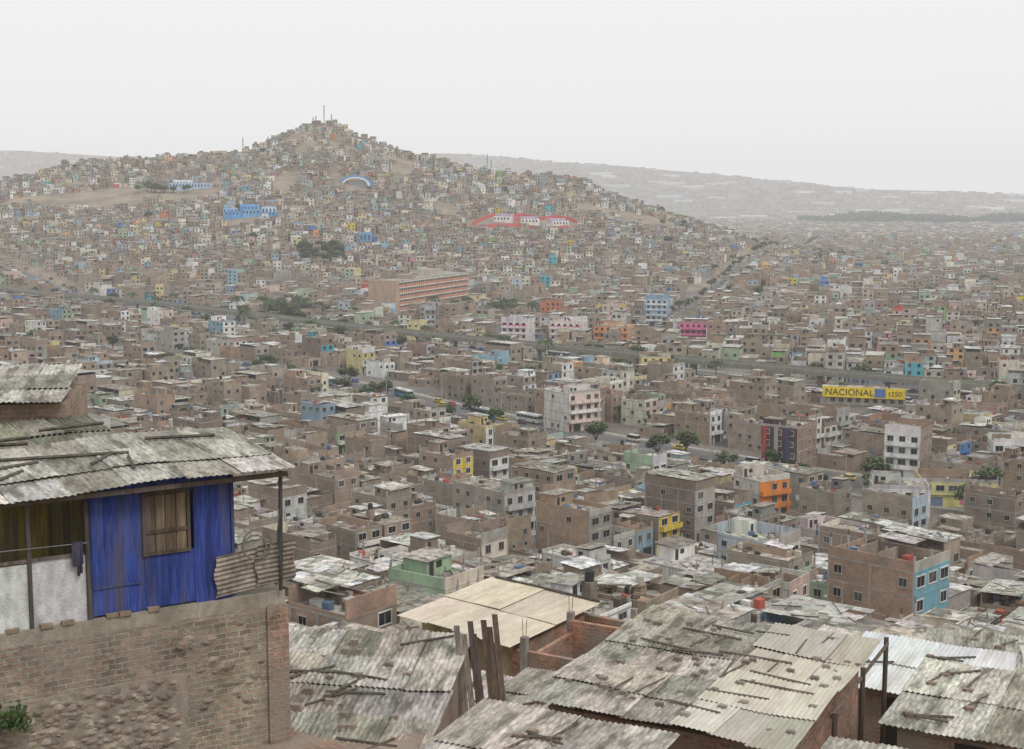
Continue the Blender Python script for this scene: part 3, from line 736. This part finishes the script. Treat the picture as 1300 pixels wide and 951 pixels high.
# ------------------------------------------------------------------ vehicles and street furniture
def car_mesh(col, van=False):
    mb = MB(); L_, W_ = (4.6, 1.8) if van else (4.1, 1.68); h1 = .95 if van else .82; h2 = 1.95 if van else 1.42
    def ring(z, a, b, w): return [(-a, -w/2, z), (b, -w/2, z), (b, w/2, z), (-a, w/2, z)]
    mb.hexa(ring(.28, L_/2-.12, L_/2-.12, W_-.1)+ring(.55, L_/2, L_/2, W_), col, PLAIN, bottom=True)
    mb.hexa(ring(.55, L_/2, L_/2, W_)+ring(h1, L_/2-.06, L_/2-.12, W_-.06), col, PLAIN)
    f = 1.75 if van else .75
    mb.hexa(ring(h1, L_/2-.1 if van else 1.75, f+.35, W_-.12)+ring(h2-.08, L_/2-.25 if van else 1.25, f-.2, W_-.38), (.03, .035, .04), GLASS)
    mb.hexa(ring(h2-.08, L_/2-.25 if van else 1.25, f-.2, W_-.36)+ring(h2, L_/2-.3 if van else 1.15, f-.3, W_-.5), col, PLAIN)
    for x in (-L_/2+.8, L_/2-.8):
        for s in (-1, 1):
            mb.beam((x, s*(W_/2-.18), .31), (x, s*(W_/2+.02), .31), .31, (.02, .02, .02), PLAIN, n=12)
            mb.beam((x, s*(W_/2+.02), .31), (x, s*(W_/2+.03), .31), .17, (.4, .4, .4), PLAIN, n=8)
    for s in (-.6, .6):
        mb.box(L_/2-.02, L_/2+.02, s-.15, s+.15, .58, .72, (.8, .8, .75), PLAIN); mb.box(-L_/2-.02, -L_/2+.02, s-.12, s+.12, .58, .74, (.5, .03, .02), PLAIN)
    return mb.mesh('car')
def bus_mesh(col):
    mb = MB(); mb.box(-5, 5, -1.2, 1.2, .4, 1.5, col, PLAIN, bottom=True); mb.box(-4.95, 4.95, -1.17, 1.17, 1.5, 2.4, (.03, .035, .04), GLASS)
    for i in range(7): 
        for s in (-1, 1): mb.box(-4.9+i*1.58, -4.78+i*1.58, s*1.17-.02, s*1.17+.02, 1.5, 2.4, col, PLAIN)
    mb.box(-5, 5, -1.2, 1.2, 2.4, 2.85, (.7, .7, .68), PLAIN, bottom=True); mb.box(-2, 1, -.6, .6, 2.85, 3.05, (.5, .5, .5), PLAIN)
    for x in (-3.2, 3.2):
        for s in (-1, 1): mb.beam((x, s*.95, .48), (x, s*1.24, .48), .48, (.02, .02, .02), PLAIN, n=12)
    return mb.mesh('bus')
CM = [car_mesh(c) for c in ((.7, .7, .7), (.5, .06, .04), (.06, .06, .07), (.35, .36, .38), (.65, .5, .05), (.08, .15, .4))]
VM = [car_mesh(c, True) for c in ((.7, .7, .7), (.3, .32, .34), (.7, .65, .5))]; BM = [bus_mesh(c) for c in ((.6, .3, .08), (.1, .3, .45), (.65, .64, .6))]
pole = MB(); pole.beam((0, 0, -.3), (0, 0, 8.5), .16, (.4, .38, .35), WALL, r2=.1, n=8); pole.beam((0, 0, 8.3), (1.8, 0, 8.8), .05, (.35, .35, .35), PLAIN)
pole.box(1.5, 2.2, -.14, .14, 8.72, 8.86, (.45, .45, .45), PLAIN, bottom=True); pole.beam((-.8, 0, 7.6), (.8, 0, 7.6), .05, (.15, .12, .1), PLAIN); PO = pole.mesh('street_lamp')
for k, offl in (('avenue', (-7.5, -4, 4, 7.5)), ('highway', (-12.5, -9, 9, 12.5)), ('side_street', (-2, 2)), ('boulevard', (-4, 4)), ('hill_road', (-3, 3))):
    S = sample(ROADS[k][0], 9)
    for o in offl:
        P_ = offs(S, o)
        for i in range(1, len(P_)-1):
            x, y = P_[i]
            if not inview(x, y) or y > 1500 or R.random() > .36: continue
            a = math.atan2(P_[i+1][1]-y, P_[i+1][0]-x)+(pi if o < 0 else 0); q = R.random()
            loc = (x, y, hz(x, y)+.07)
            if q < .7: inst('car', R.choice(CM), loc, a)
            elif q < .9: inst('minivan', R.choice(VM), loc, a)
            else: inst('bus', R.choice(BM), loc, a)
    w = ROADS[k][1]
    for o in (-w-.8, w+.8):
        for (x, y) in offs(sample(ROADS[k][0], 32), o):
            if inview(x, y) and y < 1500: inst('street_lamp', PO, (x, y, hz(x, y)+.1), R.uniform(0, 6))
up = MB(); up.beam((0, 0, -1), (0, 0, 8), .13, (.36, .33, .3), WALL, r2=.09, n=7); up.beam((-.9, 0, 7.4), (.9, 0, 7.4), .05, (.2, .17, .14), BARK); up.beam((-.6, 0, 6.8), (.6, 0, 6.8), .05, (.2, .17, .14), BARK)
UP = up.mesh('utility_pole')
for _ in range(100):
    y = R.uniform(150, 460); x = R.uniform(-.36, .36)*y; inst('utility_pole', UP, (x, y, hz(x, y)), R.uniform(0, 3))

# ------------------------------------------------------------------ foreground
def corr(mb, a0, a1, b0, b1, zf, col, mat, amp=.015, pitch=.12, edge=0., tilt=0.):
    n = max(6, int((a1-a0)/pitch*5)); nb = 5; base = len(mb.v)
    sk = R.uniform(-edge, edge)
    for j in range(nb+1):
        b = b0+(b1-b0)*j/nb
        for i in range(n+1):
            a = a0+(a1-a0)*i/n
            mb.v.append(mb.P(a+sk*j/nb, b+R.uniform(-.004, .004), zf(a, b)+amp*sin(2*pi*a/pitch)+tilt*(i/n)))
    for j in range(nb):
        for i in range(n):
            k = base+j*(n+1)+i
            mb.f.append((k, k+1, k+n+2, k+n+1)); mb.c.append(col); mb.m.append(mat)
def field(mb, a0, a1, b0, b1, zf, pal, mat, sw=.95, sl=1.7, edge=.05, jz=.02, **kw):
    na = max(1, round((a1-a0)/sw)); nb = max(1, round((b1-b0)/sl)); wa = (a1-a0)/na; wb = (b1-b0)/nb
    for j in range(nb):
        for i in range(na):
            o = .015*((i % 2)+(j % 2)*2)+R.uniform(0, jz)+.02
            e0 = R.uniform(-.14, .05) if j == 0 else -.15
            corr(mb, a0+i*wa-.04, a0+(i+1)*wa+.05, b0+j*wb+e0, b0+(j+1)*wb, (lambda a, b, o=o: zf(a, b)+o), jit(R.choice(pal), R, .2), mat, edge=edge, tilt=R.uniform(-.02, .02), **kw)
MOSS = [(.54, .51, .45), (.44, .415, .36), (.38, .36, .30), (.60, .57, .51), (.5, .46, .39)]
# --- blue wooden shack
ang = math.atan2(.53, .848); O = (-7.69, 25.1, 62.35)
sh = empty('wooden_shack', O, ang)
mb = MB()
bl = (.05, .085, .34)
nb = 11; wid = 2.66/nb
for i in range(nb):
    a0 = i*wid; a1 = a0+wid-.004; o = R.uniform(0, .004)+(.012 if i in (0, 1, 2, 8, 9, 10) else 0); c = jit(bl, R, .1)
    if a1 > .98 and a0 < 1.82:
        mb.box(a0, a1, -o-.02, .03, 0, 1.02, c, HWOOD); mb.box(a0, a1, -o-.02, .03, 2.16, 2.42, c, HWOOD, bottom=True)
    else: mb.box(a0, a1, -o-.02, .03, -.05 if i > 2 else .0, 2.42, c, HWOOD)
mb.box(-.06, 0-.002, -.06, .05, -.1, 2.42, (.04, .06, .16), HWOOD); mb.box(2.665, 2.73, -.06, .05, 0, 2.5, (.05, .07, .2), HWOOD)
mb.box(.02, .9, -.055, -.038, .5, .55, (.05, .08, .24), HWOOD)
mb.box(2.64, 2.7, .06, 3.6, 0, 2.5, (.12, .11, .12), HWOOD); mb.box(0, .05, .06, 3.6, 0, 2.4, (.3, .26, .12), HWOOD)
mb.box(-5, 2.7, 3.6, 3.7, 0, 2.5, (.3, .27, .16), HWOOD)
mb.obj('walls', parent=sh)
mb = MB()
mb.box(.97, 1.83, -.01, .02, 1.02, 2.16, (.16, .115, .075), HWOOD)
for i in range(4): mb.box(1.0+i*.2, 1.185+i*.2, -.035, -.012, 1.05, 2.13, jit((.22, .165, .11), R, .2), HWOOD)
for (a, b, c, d) in ((.94, 1.0, 1.0, 2.2), (1.80, 1.86, 1.0, 2.2)): mb.box(a, b, -.07, -.036, c, d, (.13, .10, .07), HWOOD)
for z in (1.0, 1.42, 2.15): mb.box(1.002, 1.798, -.065, -.037, z, z+.06, (.13, .10, .07), HWOOD, bottom=True)
mb.obj('boarded_window', parent=sh)
mb = MB()
for i in range(4): mb.box(-4.2+i*1.03, -3.2+i*1.03, -.03, .0, -.15, 1.15+.03*(i % 2), jit((.72, .73, .74), R, .06), HPLAST)
for a in (-4.2, -2.1, -1.15, -.12): mb.box(a, a+.07, -.08, -.032, -.3, 2.4, (.12, .1, .085), HWOOD)
mb.box(-4.2, -.15, -.06, -.032, 1.18, 1.24, (.2, .17, .14), HWOOD)
mb.box(-1.6, -.5, 1.0, 1.06, 0, 2.3, (.34, .28, .08), HWOOD); mb.box(-5, .04, 0.02, 3.6, -.02, .02, (.15, .13, .11), HPLAST)
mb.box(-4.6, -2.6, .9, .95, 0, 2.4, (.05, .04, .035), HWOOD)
mb.obj('porch', parent=sh)
def zr(a, b): return 2.44+.015*a+.07*(b+.5)+.03*sin(a*1.3)+.02*sin(b*2+a)
mb = MB()
field(mb, -4.6, 3.75, -.55, 3.2, zr, [(.56, .54, .47), (.48, .465, .39), (.6, .58, .52), (.42, .40, .33), (.52, .49, .42)], HSHEET, sw=1.0, sl=1.45, amp=.009)
mb.obj('roof', parent=sh)
mb = MB()
mb.box(-4.6, 3.7, -.42, -.36, 2.30, 2.39, (.16, .12, .09), HWOOD, bottom=True); mb.box(-4.6, 3.7, 1.5, 1.58, 2.38, 2.46, (.16, .12, .09), HWOOD, bottom=True)
mb.beam((3.6, -.2, 0), (3.62, -.25, 2.38), .04, (.1, .09, .08), HWOOD); mb.beam((2.95, .8, 0), (3.0, .8, 2.45), .035, (.12, .1, .08), HWOOD)
mb.beam((3.55, 2.6, -.3), (3.6, 2.6, 2.6), .04, (.1, .09, .08), HWOOD)
for (p, q) in (((-3, 1, 0), (-.5, 1.6, 0)), ((-2, 2.2, 0), (1.2, 1.5, 0)), ((.3, .9, 0), (.9, 1.6, 0)), ((.9, .2, 0), (1.1, 1.2, 0)), ((-1.8, .4, 0), (-.9, 1.1, 0)), ((1.8, 2.4, 0), (3.2, 2.2, 0))):
    mb.beam((p[0], p[1], zr(p[0], p[1])+.1), (q[0], q[1], zr(q[0], q[1])+.1), .035, (.13, .11, .09), HWOOD, n=4)
mb.obj('timber_frame', parent=sh)
mb = MB()
def hpanel(mb, a0, a1, z0, z1, y, col, tilt):
    n = int((z1-z0)/.018); k = len(mb.v)
    for i in range(n+1):
        z = z0+(z1-z0)*i/n
        for a in (a0, a1): mb.v.append(mb.P(a+.03*sin(i*.2), y+.018*sin(2*pi*i/5), z+tilt*(a-a0)))
    for i in range(n): mb.f.append((k+2*i, k+2*i+1, k+2*i+3, k+2*i+2)); mb.c.append(col); mb.m.append(HRUST)
hpanel(mb, 2.3, 3.72, .02, .82, -.12, (.42, .37, .31), .1)
hpanel(mb, 3.1, 3.9, .15, .95, -.2, (.32, .28, .24), .05)
for i in range(10):
    a0 = 2*pi*i/10; a1 = 2*pi*(i+1)/10
    for (cx, rr, cz) in ((3.05, .24, .95), (3.1, .3, 1.0)):
        mb.beam((cx+rr*cos(a0), -.26, cz+rr*sin(a0)), (cx+rr*cos(a1), -.26, cz+rr*sin(a1)), .018, (.2, .18, .15), PLAIN, n=6)
for i in range(9): mb.beam((3.55+.04*sin(i), -.3, 2.2-i*.24), (3.55+.04*sin(i+1), -.3, 2.2-(i+1)*.24), .018, (.08, .08, .08), PLAIN, n=5)
mb.obj('rusty_panel', parent=sh)
e = empty('clothes_line', O, ang)
mb = MB(); mb.beam((-3.5, -.12, 1.5), (-.1, -.12, 1.42), .008, (.3, .3, .3), PLAIN, n=4)
for (a, w_, h_, c) in ((-.38, .2, .42, (.03, .04, .12)), (-.3, .1, .6, (.05, .05, .08))):
    n = 6
    for i in range(n):
        x0_, x1_ = a+w_*i/n, a+w_*(i+1)/n
        mb.face([(x0_, -.13+.02*sin(i*2), 1.45-h_-.03*sin(i)), (x1_, -.13+.02*sin(i*2+2), 1.45-h_-.03*sin(i+1)), (x1_, -.13, 1.46), (x0_, -.13, 1.46)], c, HPLAST)
mb.obj('clothes', parent=e)
rt = empty('retaining_wall', O, ang)
mb = MB()
mb.box(-5, 3.72, -.12, 4.5, -.3, -.04, (.40, .36, .29), HPLAST)
mb.box(-5, 1.6, -.2, 4.5, -1.3, -.3, (.40, .32, .24), HBRICK)
mb.box(-5.2, 1.62, -.32, 4.49, -5.5, -1.29, (.36, .31, .25), HPLAST)
mb.box(1.6, 3.3, -.16, 4.48, -5.5, -.301, (.44, .36, .26), HBRICK)
mb.box(3.3, 3.74, -.22, 4.47, -5.5, -.302, (.44, .28, .2), HBRICK)
for _ in range(620):
    a = R.uniform(-4.9, 1.5 if R.random() < .8 else 3.2); z = -1.3-R.uniform(.05, 1.6) if a < 1.5 else -.5-R.uniform(0, 1.6); s_ = R.uniform(.05, .16)
    y_ = -.32 if a < 1.6 else -.16
    pts = []; n_ = R.randint(5, 8)
    for i in range(n_):
        t = 2*pi*i/n_; pts.append((a+s_*cos(t)*R.uniform(.7, 1.3), z+s_*.7*sin(t)*R.uniform(.7, 1.2)))
    c = jit(R.choice([(.34, .29, .23), (.27, .225, .18), (.40, .35, .28), (.33, .26, .2)]), R)
    k = len(mb.v); pr = R.uniform(.02, .06)
    mb.v.append(mb.P(a, y_-pr, z))
    for p in pts: mb.v.append(mb.P(p[0], y_-.004, p[1]))
    for i in range(n_): mb.f.append((k, k+1+i, k+1+(i+1) % n_)); mb.c.append(c); mb.m.append(HPLAST)
mb.obj('masonry', parent=rt)
mb = MB()
for i in range(8):
    a = R.uniform(-4, 3.5); mb.box(a, a+.22, -.17+R.uniform(0, .03), -.05, -.039, .03, jit((.34, .26, .19), R), HPLAST)
mb.obj('loose_bricks', parent=rt)
# --- house behind the shack
e = empty('brick_house', (-12.6, 31.5, 61), radians(10))
mb = MB(); mb.box(-4, 2.4, 0, 4, -6, 4.3, (.44, .29, .21), HBRICK); mb.box(-4.02, 2.42, -.03, 4.03, 3.1, 3.3, (.40, .38, .34), HPLAST)
mb.obj('walls', parent=e)
mb = MB(); field(mb, -4.3, 2.3, -.3, 4.0, lambda a, b: 4.4+.08*b, MOSS, HSHEET); mb.obj('roof', parent=e)
# --- mossy lean-to between
e = empty('lean_to_shed', (-9.6, 28.7, 62.0), ang)
mb = MB(); mb.box(-3, 1.2, .5, 3.2, -3, 2.4, (.28, .23, .18), HBRICK); mb.obj('walls', parent=e)
mb = MB(); field(mb, -3.6, 1.7, -.0, 3.3, lambda a, b: 2.72+.05*b+.02*sin(a*2), [(.27, .26, .2), (.32, .31, .24), (.22, .21, .16), (.38, .36, .3)], HSHEET)
for _ in range(7):
    a, b = R.uniform(-3, 1), R.uniform(.4, 3); t = R.uniform(-.6, .6); mb.beam((a, b, 2.9+.05*b), (a+1.4*cos(t), b+1.4*sin(t), 2.95+.05*b), .035, (.12, .11, .08), HWOOD, n=4)
mb.obj('roof', parent=e)
# --- low shed in the middle bottom
e = empty('tin_roof_shed', (-4.9, 29.2, 56.6), radians(-8))
mb = MB(); mb.box(-2.6, 3.4, -3.6, 3.4, -3, 2.65, (.44, .29, .21), HBRICK); mb.obj('walls', parent=e)
mb = MB(); zf = lambda a, b: 2.75+.09*b+.03*sin(a*1.7+b)
field(mb, -3.6, 3.5, -3.9, 3.6, zf, MOSS+[(.3, .29, .23)], HSHEET, sl=1.6)
for _ in range(20):
    a, b = R.uniform(-3, 2.4), R.uniform(-3, 3); t = R.uniform(-.5, 1.2); mb.beam((a, b, zf(a, b)+.1), (a+1.3*cos(t), b+1.3*sin(t), zf(a+1.3*cos(t), b+1.3*sin(t))+.1), .03, jit((.14, .12, .09), R), HWOOD, n=4)
for _ in range(50):
    a, b = R.uniform(-3, 3), R.uniform(-3, 3); s_ = R.uniform(.05, .15); mb.box(a, a+s_*1.4, b, b+s_, zf(a, b), zf(a, b)+s_+.03, jit((.3, .25, .2), R, .3), HPLAST)
mb.obj('roof', parent=e)
mb = MB()
for i in range(7):
    a = i*.15; c = jit(R.choice([(.2, .14, .1), (.30, .24, .18), (.16, .11, .08), (.36, .3, .24)]), R)
    x_, h_ = a+R.uniform(-.05, .05), R.uniform(1.1, 1.7)
    mb.hexa([(x_, 0, -1.5), (x_+.13, 0, -1.5), (x_+.13, .03, -1.5), (x_, .03, -1.5), (x_-.25, .4, h_-.6), (x_-.12, .4, h_-.6), (x_-.12, .43, h_-.6), (x_-.25, .43, h_-.6)], c, HWOOD)
mb.obj('timber_pile', (-1.1, 30.7, 59.55), 0)
# --- cream fibre roof shack
e = empty('brick_shack', (-.3, 46.6, 53.6), radians(-34))
mb = MB(); mb.box(-1.8, 1.9, -2.2, 2.2, -4, 2.3, (.58, .5, .28), HPLAST); mb.box(1.91, 4.6, -2.3, -2.1, -4, 2.0, (.46, .25, .16), HBRICK)
mb.box(1.91, 2.05, -2.09, 2.2, -4, 2.1, (.46, .25, .16), HBRICK); mb.box(4.4, 4.6, -2.09, 2.2, -4, 1.9, (.46, .25, .16), HBRICK); mb.box(2.06, 4.39, 2.0, 2.2, -4, 2.1, (.42, .23, .15), HBRICK)
mb.face([(-.6, -2.23, 0), (.2, -2.23, 0), (.2, -2.23, 2), (-.6, -2.23, 2)], (.03, .03, .03), PLAIN); mb.obj('walls', parent=e)
mb = MB(); field(mb, -2.3, 2.25, -2.85, 2.7, lambda a, b: 2.42-.05*a, [(.66, .585, .46), (.63, .555, .45), (.68, .61, .5)], HCLEAN, sw=1.1, sl=2.7, jz=.005, amp=.011)
mb.beam((-2.2, 2.72, 2.62), (2.2, 2.72, 2.42), .05, (.1, .08, .06), HWOOD, n=4); mb.obj('roof', parent=e)
for k, (x, y, z, rt_, w_, d_) in enumerate(((2.6, 41.5, 54.3, -30, 3.4, 3.0), (5.4, 45.5, 53.1, -30, 4.4, 3.2))):
    e = empty('unfinished_brick_room', (x, y, z), radians(rt_)); mb = MB(); h_ = 2.1
    c = (.48, .26, .17)
    mb.box(-w_/2, w_/2, -d_/2, -d_/2+.15, -3, h_, c, HBRICK); mb.box(-w_/2, w_/2, d_/2-.15, d_/2, -3, h_+.2, c, HBRICK)
    mb.box(-w_/2, -w_/2+.15, -d_/2+.151, d_/2-.151, -3, h_-.2, c, HBRICK); mb.box(w_/2-.15, w_/2, -d_/2+.151, d_/2-.151, -3, h_+.1, c, HBRICK)
    mb.box(-w_/2+.16, w_/2-.16, -d_/2+.16, d_/2-.16, -1, .3, (.3, .27, .22), HPLAST)
    for (a, b) in ((-1, -1), (1, -1), (1, 1), (-1, 1)):
        mb.box(a*w_/2-.1, a*w_/2+.1, b*d_/2-.1, b*d_/2+.1, -2, h_+.45, (.38, .35, .32), HPLAST)
        for q in (-.05, .05): mb.beam((a*w_/2+q, b*d_/2, h_+.4), (a*w_/2+q*1.5, b*d_/2, h_+1.0), .01, (.15, .07, .04), PLAIN, n=4)
    mb.obj('walls', parent=e)
# --- large corrugated roof bottom right
e = empty('workshop_shed', (4.4, 31.0, 56.72), radians(-28))
mb = MB(); mb.box(-2.4, 2.7, -3.2, 3.3, -3, 2.35, (.46, .27, .19), HBRICK); mb.obj('walls', parent=e)
mb = MB()
zf = lambda a, b: 2.62+.02*b-.02*a+.03*sin(b*1.4+a*.8)+.02*sin(a*2.3)
field(mb, -2.7, .6, -3.7, 3.6, zf, MOSS+[(.34, .32, .26), (.52, .49, .42)], HSHEET, sl=1.5, amp=.012, pitch=.11)
field(mb, .62, 3.1, -3.7, 3.6, lambda a, b: zf(a, b)+.03, [(.60, .55, .46), (.56, .51, .43), (.5, .47, .4), (.64, .6, .52)], HCLEAN, sl=1.7, amp=.012, pitch=.11)
for _ in range(22):
    a, b = R.uniform(-2.5, 2), R.uniform(-3, 3); t = R.choice([R.uniform(-.2, .2), R.uniform(1.4, 1.7)]); l = R.uniform(.8, 2.)
    mb.beam((a, b, zf(a, b)+.1), (a+l*cos(t), b+l*sin(t)*.6, zf(a+l*cos(t), b+l*sin(t)*.6)+.1), .028, jit((.18, .15, .12), R), HWOOD, n=4)
for _ in range(60):
    a, b = R.uniform(-2.5, 3), R.uniform(-3.4, 3.4); s_ = R.uniform(.05, .13); mb.box(a, a+s_*1.5, b, b+s_, zf(a, b), zf(a, b)+s_*.8+.04, jit((.3, .26, .22), R, .3), HPLAST)
mb.obj('roof', parent=e)
mb = MB()
for (a, b, h_) in ((3.35, .9, 2.9), (3.4, -1.6, 2.7), (3.3, 3.3, 2.9)): mb.beam((a, b, -3), (a+.03, b, h_), .06, (.14, .1, .07), HWOOD)
mb.beam((3.35, -1.6, 2.6), (3.36, 3.3, 2.75), .05, (.16, .12, .08), HWOOD, n=4); mb.obj('posts', parent=e)
def smallshed(x, y, rot_, w_, d_, pal, mat, h_=2.1, wall=(.44, .29, .21), name='tin_roof_shed', up_=0.):
    z = hz(x, y)+up_
    e = empty(name, (x, y, z), radians(rot_)); mb = MB(); mb.box(-w_/2, w_/2, -d_/2, d_/2, -3, h_, wall, HBRICK)
    mb.face([(-.5, -d_/2-.02, 0), (.4, -d_/2-.02, 0), (.4, -d_/2-.02, 1.9), (-.5, -d_/2-.02, 1.9)], (.04, .035, .03), PLAIN); mb.obj('walls', parent=e)
    mb = MB(); ph_ = R.uniform(0, 6); zf = lambda a, b: h_+.12+.05*b+.02*sin(a*2+ph_)
    field(mb, -w_/2-.3, w_/2+.3, -d_/2-.3, d_/2+.3, zf, pal, mat)
    for _ in range(6):
        a, b = R.uniform(-w_/2, w_/2-1), R.uniform(-d_/2, d_/2-.6); t = R.uniform(-.5, 1.5); mb.beam((a, b, zf(a, b)+.1), (a+cos(t), b+sin(t), zf(a, b)+.14), .03, (.16, .13, .1), HWOOD, n=4)
        mb.box(a, a+.2, b, b+.13, zf(a, b), zf(a, b)+.13, (.3, .22, .17), HPLAST)
    mb.obj('roof', parent=e)
WH = [(.76, .77, .78), (.70, .71, .72)]
BE = [(.58, .55, .47), (.52, .49, .42), (.64, .6, .52)]
for a_ in ((10.9, 36, -30, 3.6, 3.4, WH, HCLEAN, -.2), (14.6, 40, -20, 4.2, 4, MOSS, HSHEET, 0), (15.2, 34, -15, 3.6, 4, WH, HCLEAN, -.6), (10.5, 29.3, -30, 3.4, 3.4, MOSS, HSHEET, -1.),
           (11.5, 43.5, -35, 4.6, 4.2, BE, HSHEET, 0), (18.5, 45.5, -35, 4.4, 4.4, MOSS, HSHEET, 0), (8.8, 50.5, -35, 4.6, 4.2, BE, HSHEET, 0), (15, 51.5, -35, 5, 4.5, MOSS, HSHEET, 0),
           (21.5, 54, -35, 5, 4.5, WH, HCLEAN, 0), (-5.8, 42.5, -34, 4.4, 4.0, MOSS, HSHEET, 0), (-6.5, 49.5, -34, 4.6, 4.2, BE, HSHEET, 0), (-10.8, 54, -34, 5, 4.5, MOSS, HSHEET, 0),
           (-16, 50, -34, 5, 4.5, BE, HSHEET, 0), (1.5, 54.5, -34, 4.6, 4.0, MOSS, HSHEET, 0), (-2.6, 55.5, -34, 4, 4.0, BE, HSHEET, 0), (.4, 25.2, -28, 3.6, 3.5, BE, HSHEET, -1.9), (-4, 22.5, -12, 4.5, 4, MOSS, HSHEET, -3.2),
           (7.2, 24, -28, 3.6, 3.5, MOSS, HSHEET, -2.6), (1.2, 36.5, -30, 3, 2.8, MOSS, HSHEET, -1.1), (-2.3, 36.5, -30, 3, 2.8, BE, HSHEET, -.8)):
    smallshed(a_[0], a_[1], a_[2], a_[3], a_[4], a_[5], a_[6], up_=a_[7])
mb = MB()
for _ in range(300):
    a, b = R.gauss(0, .15), R.gauss(0, .12); z = abs(R.gauss(0, .2)); s_ = R.uniform(.02, .05); t = R.uniform(0, 6); k = R.uniform(.6, 1.4)
    mb.face([(a-cos(t)*s_, b-sin(t)*s_, z), (a, b, z-s_), (a+cos(t)*s_, b+sin(t)*s_, z+.02), (a, b+.02, z+s_)], (.06*k, .1*k, .03*k), LEAF)
mb.obj('shrub', (-8.75, 23.7, 60.75))

# ------------------------------------------------------------------ haze layer (absorbing volume, scattered light put in as its own emission)
bpy.ops.mesh.primitive_cube_add(size=1); hb = bpy.context.object; hb.name = 'haze_glow_box'
hb.scale = (16000, 17000, 420); hb.location = (0, 5000, 170)
m = bpy.data.materials.new('haze_glow_volume'); m.use_nodes = True; nt = m.node_tree; nt.nodes.clear()
out = nt.nodes.new('ShaderNodeOutputMaterial'); ad = nt.nodes.new('ShaderNodeAddShader')
ab = nt.nodes.new('ShaderNodeVolumeAbsorption'); em = nt.nodes.new('ShaderNodeEmission')
DEN = 1/7400
ab.inputs['Color'].default_value = (0, 0, 0, 1); ab.inputs['Density'].default_value = DEN
em.inputs['Color'].default_value = (.78, .78, .785, 1); em.inputs['Strength'].default_value = DEN
nt.links.new(ab.outputs[0], ad.inputs[0]); nt.links.new(em.outputs[0], ad.inputs[1]); nt.links.new(ad.outputs[0], out.inputs['Volume'])
hb.data.materials.append(m)

# ------------------------------------------------------------------ sky, sun, camera
w = bpy.data.worlds.new('World'); scene.world = w; w.use_nodes = True; nt = w.node_tree
bg = nt.nodes['Background']; sky = nt.nodes.new('ShaderNodeTexSky'); sky.sky_type = 'NISHITA'; sky.sun_disc = False
sky.sun_elevation = radians(52); sky.sun_rotation = radians(140)
mx = nt.nodes.new('ShaderNodeMix'); mx.data_type = 'RGBA'; mx.inputs[0].default_value = .95
nt.links.new(sky.outputs[0], mx.inputs[6]); mx.inputs[7].default_value = (9.4, 9.4, 9.3, 1)
nt.links.new(mx.outputs[2], bg.inputs['Color']); bg.inputs['Strength'].default_value = .1
sl = bpy.data.lights.new('sun', 'SUN'); sl.energy = 1.3; sl.angle = radians(18); sl.color = (1, .975, .94)
so = bpy.data.objects.new('sun', sl); scene.collection.objects.link(so)
az = radians(140); el = radians(52)
d = (sin(az)*cos(el), cos(az)*cos(el), sin(el))
so.rotation_euler = Vector(d).to_track_quat('Z', 'Y').to_euler()
cam = bpy.data.cameras.new('camera'); co = bpy.data.objects.new('camera', cam); scene.collection.objects.link(co)
cam.sensor_width = 36; cam.lens = 18/math.tan(radians(20)); cam.clip_start = .5; cam.clip_end = 30000
co.location = (0, 0, 70); co.rotation_euler = (radians(90-7.2), 0, 0)
scene.camera = co
scene.view_settings.view_transform = 'Standard'; scene.view_settings.look = 'None'; scene.view_settings.exposure = 0
print('objects', len(bpy.data.objects))
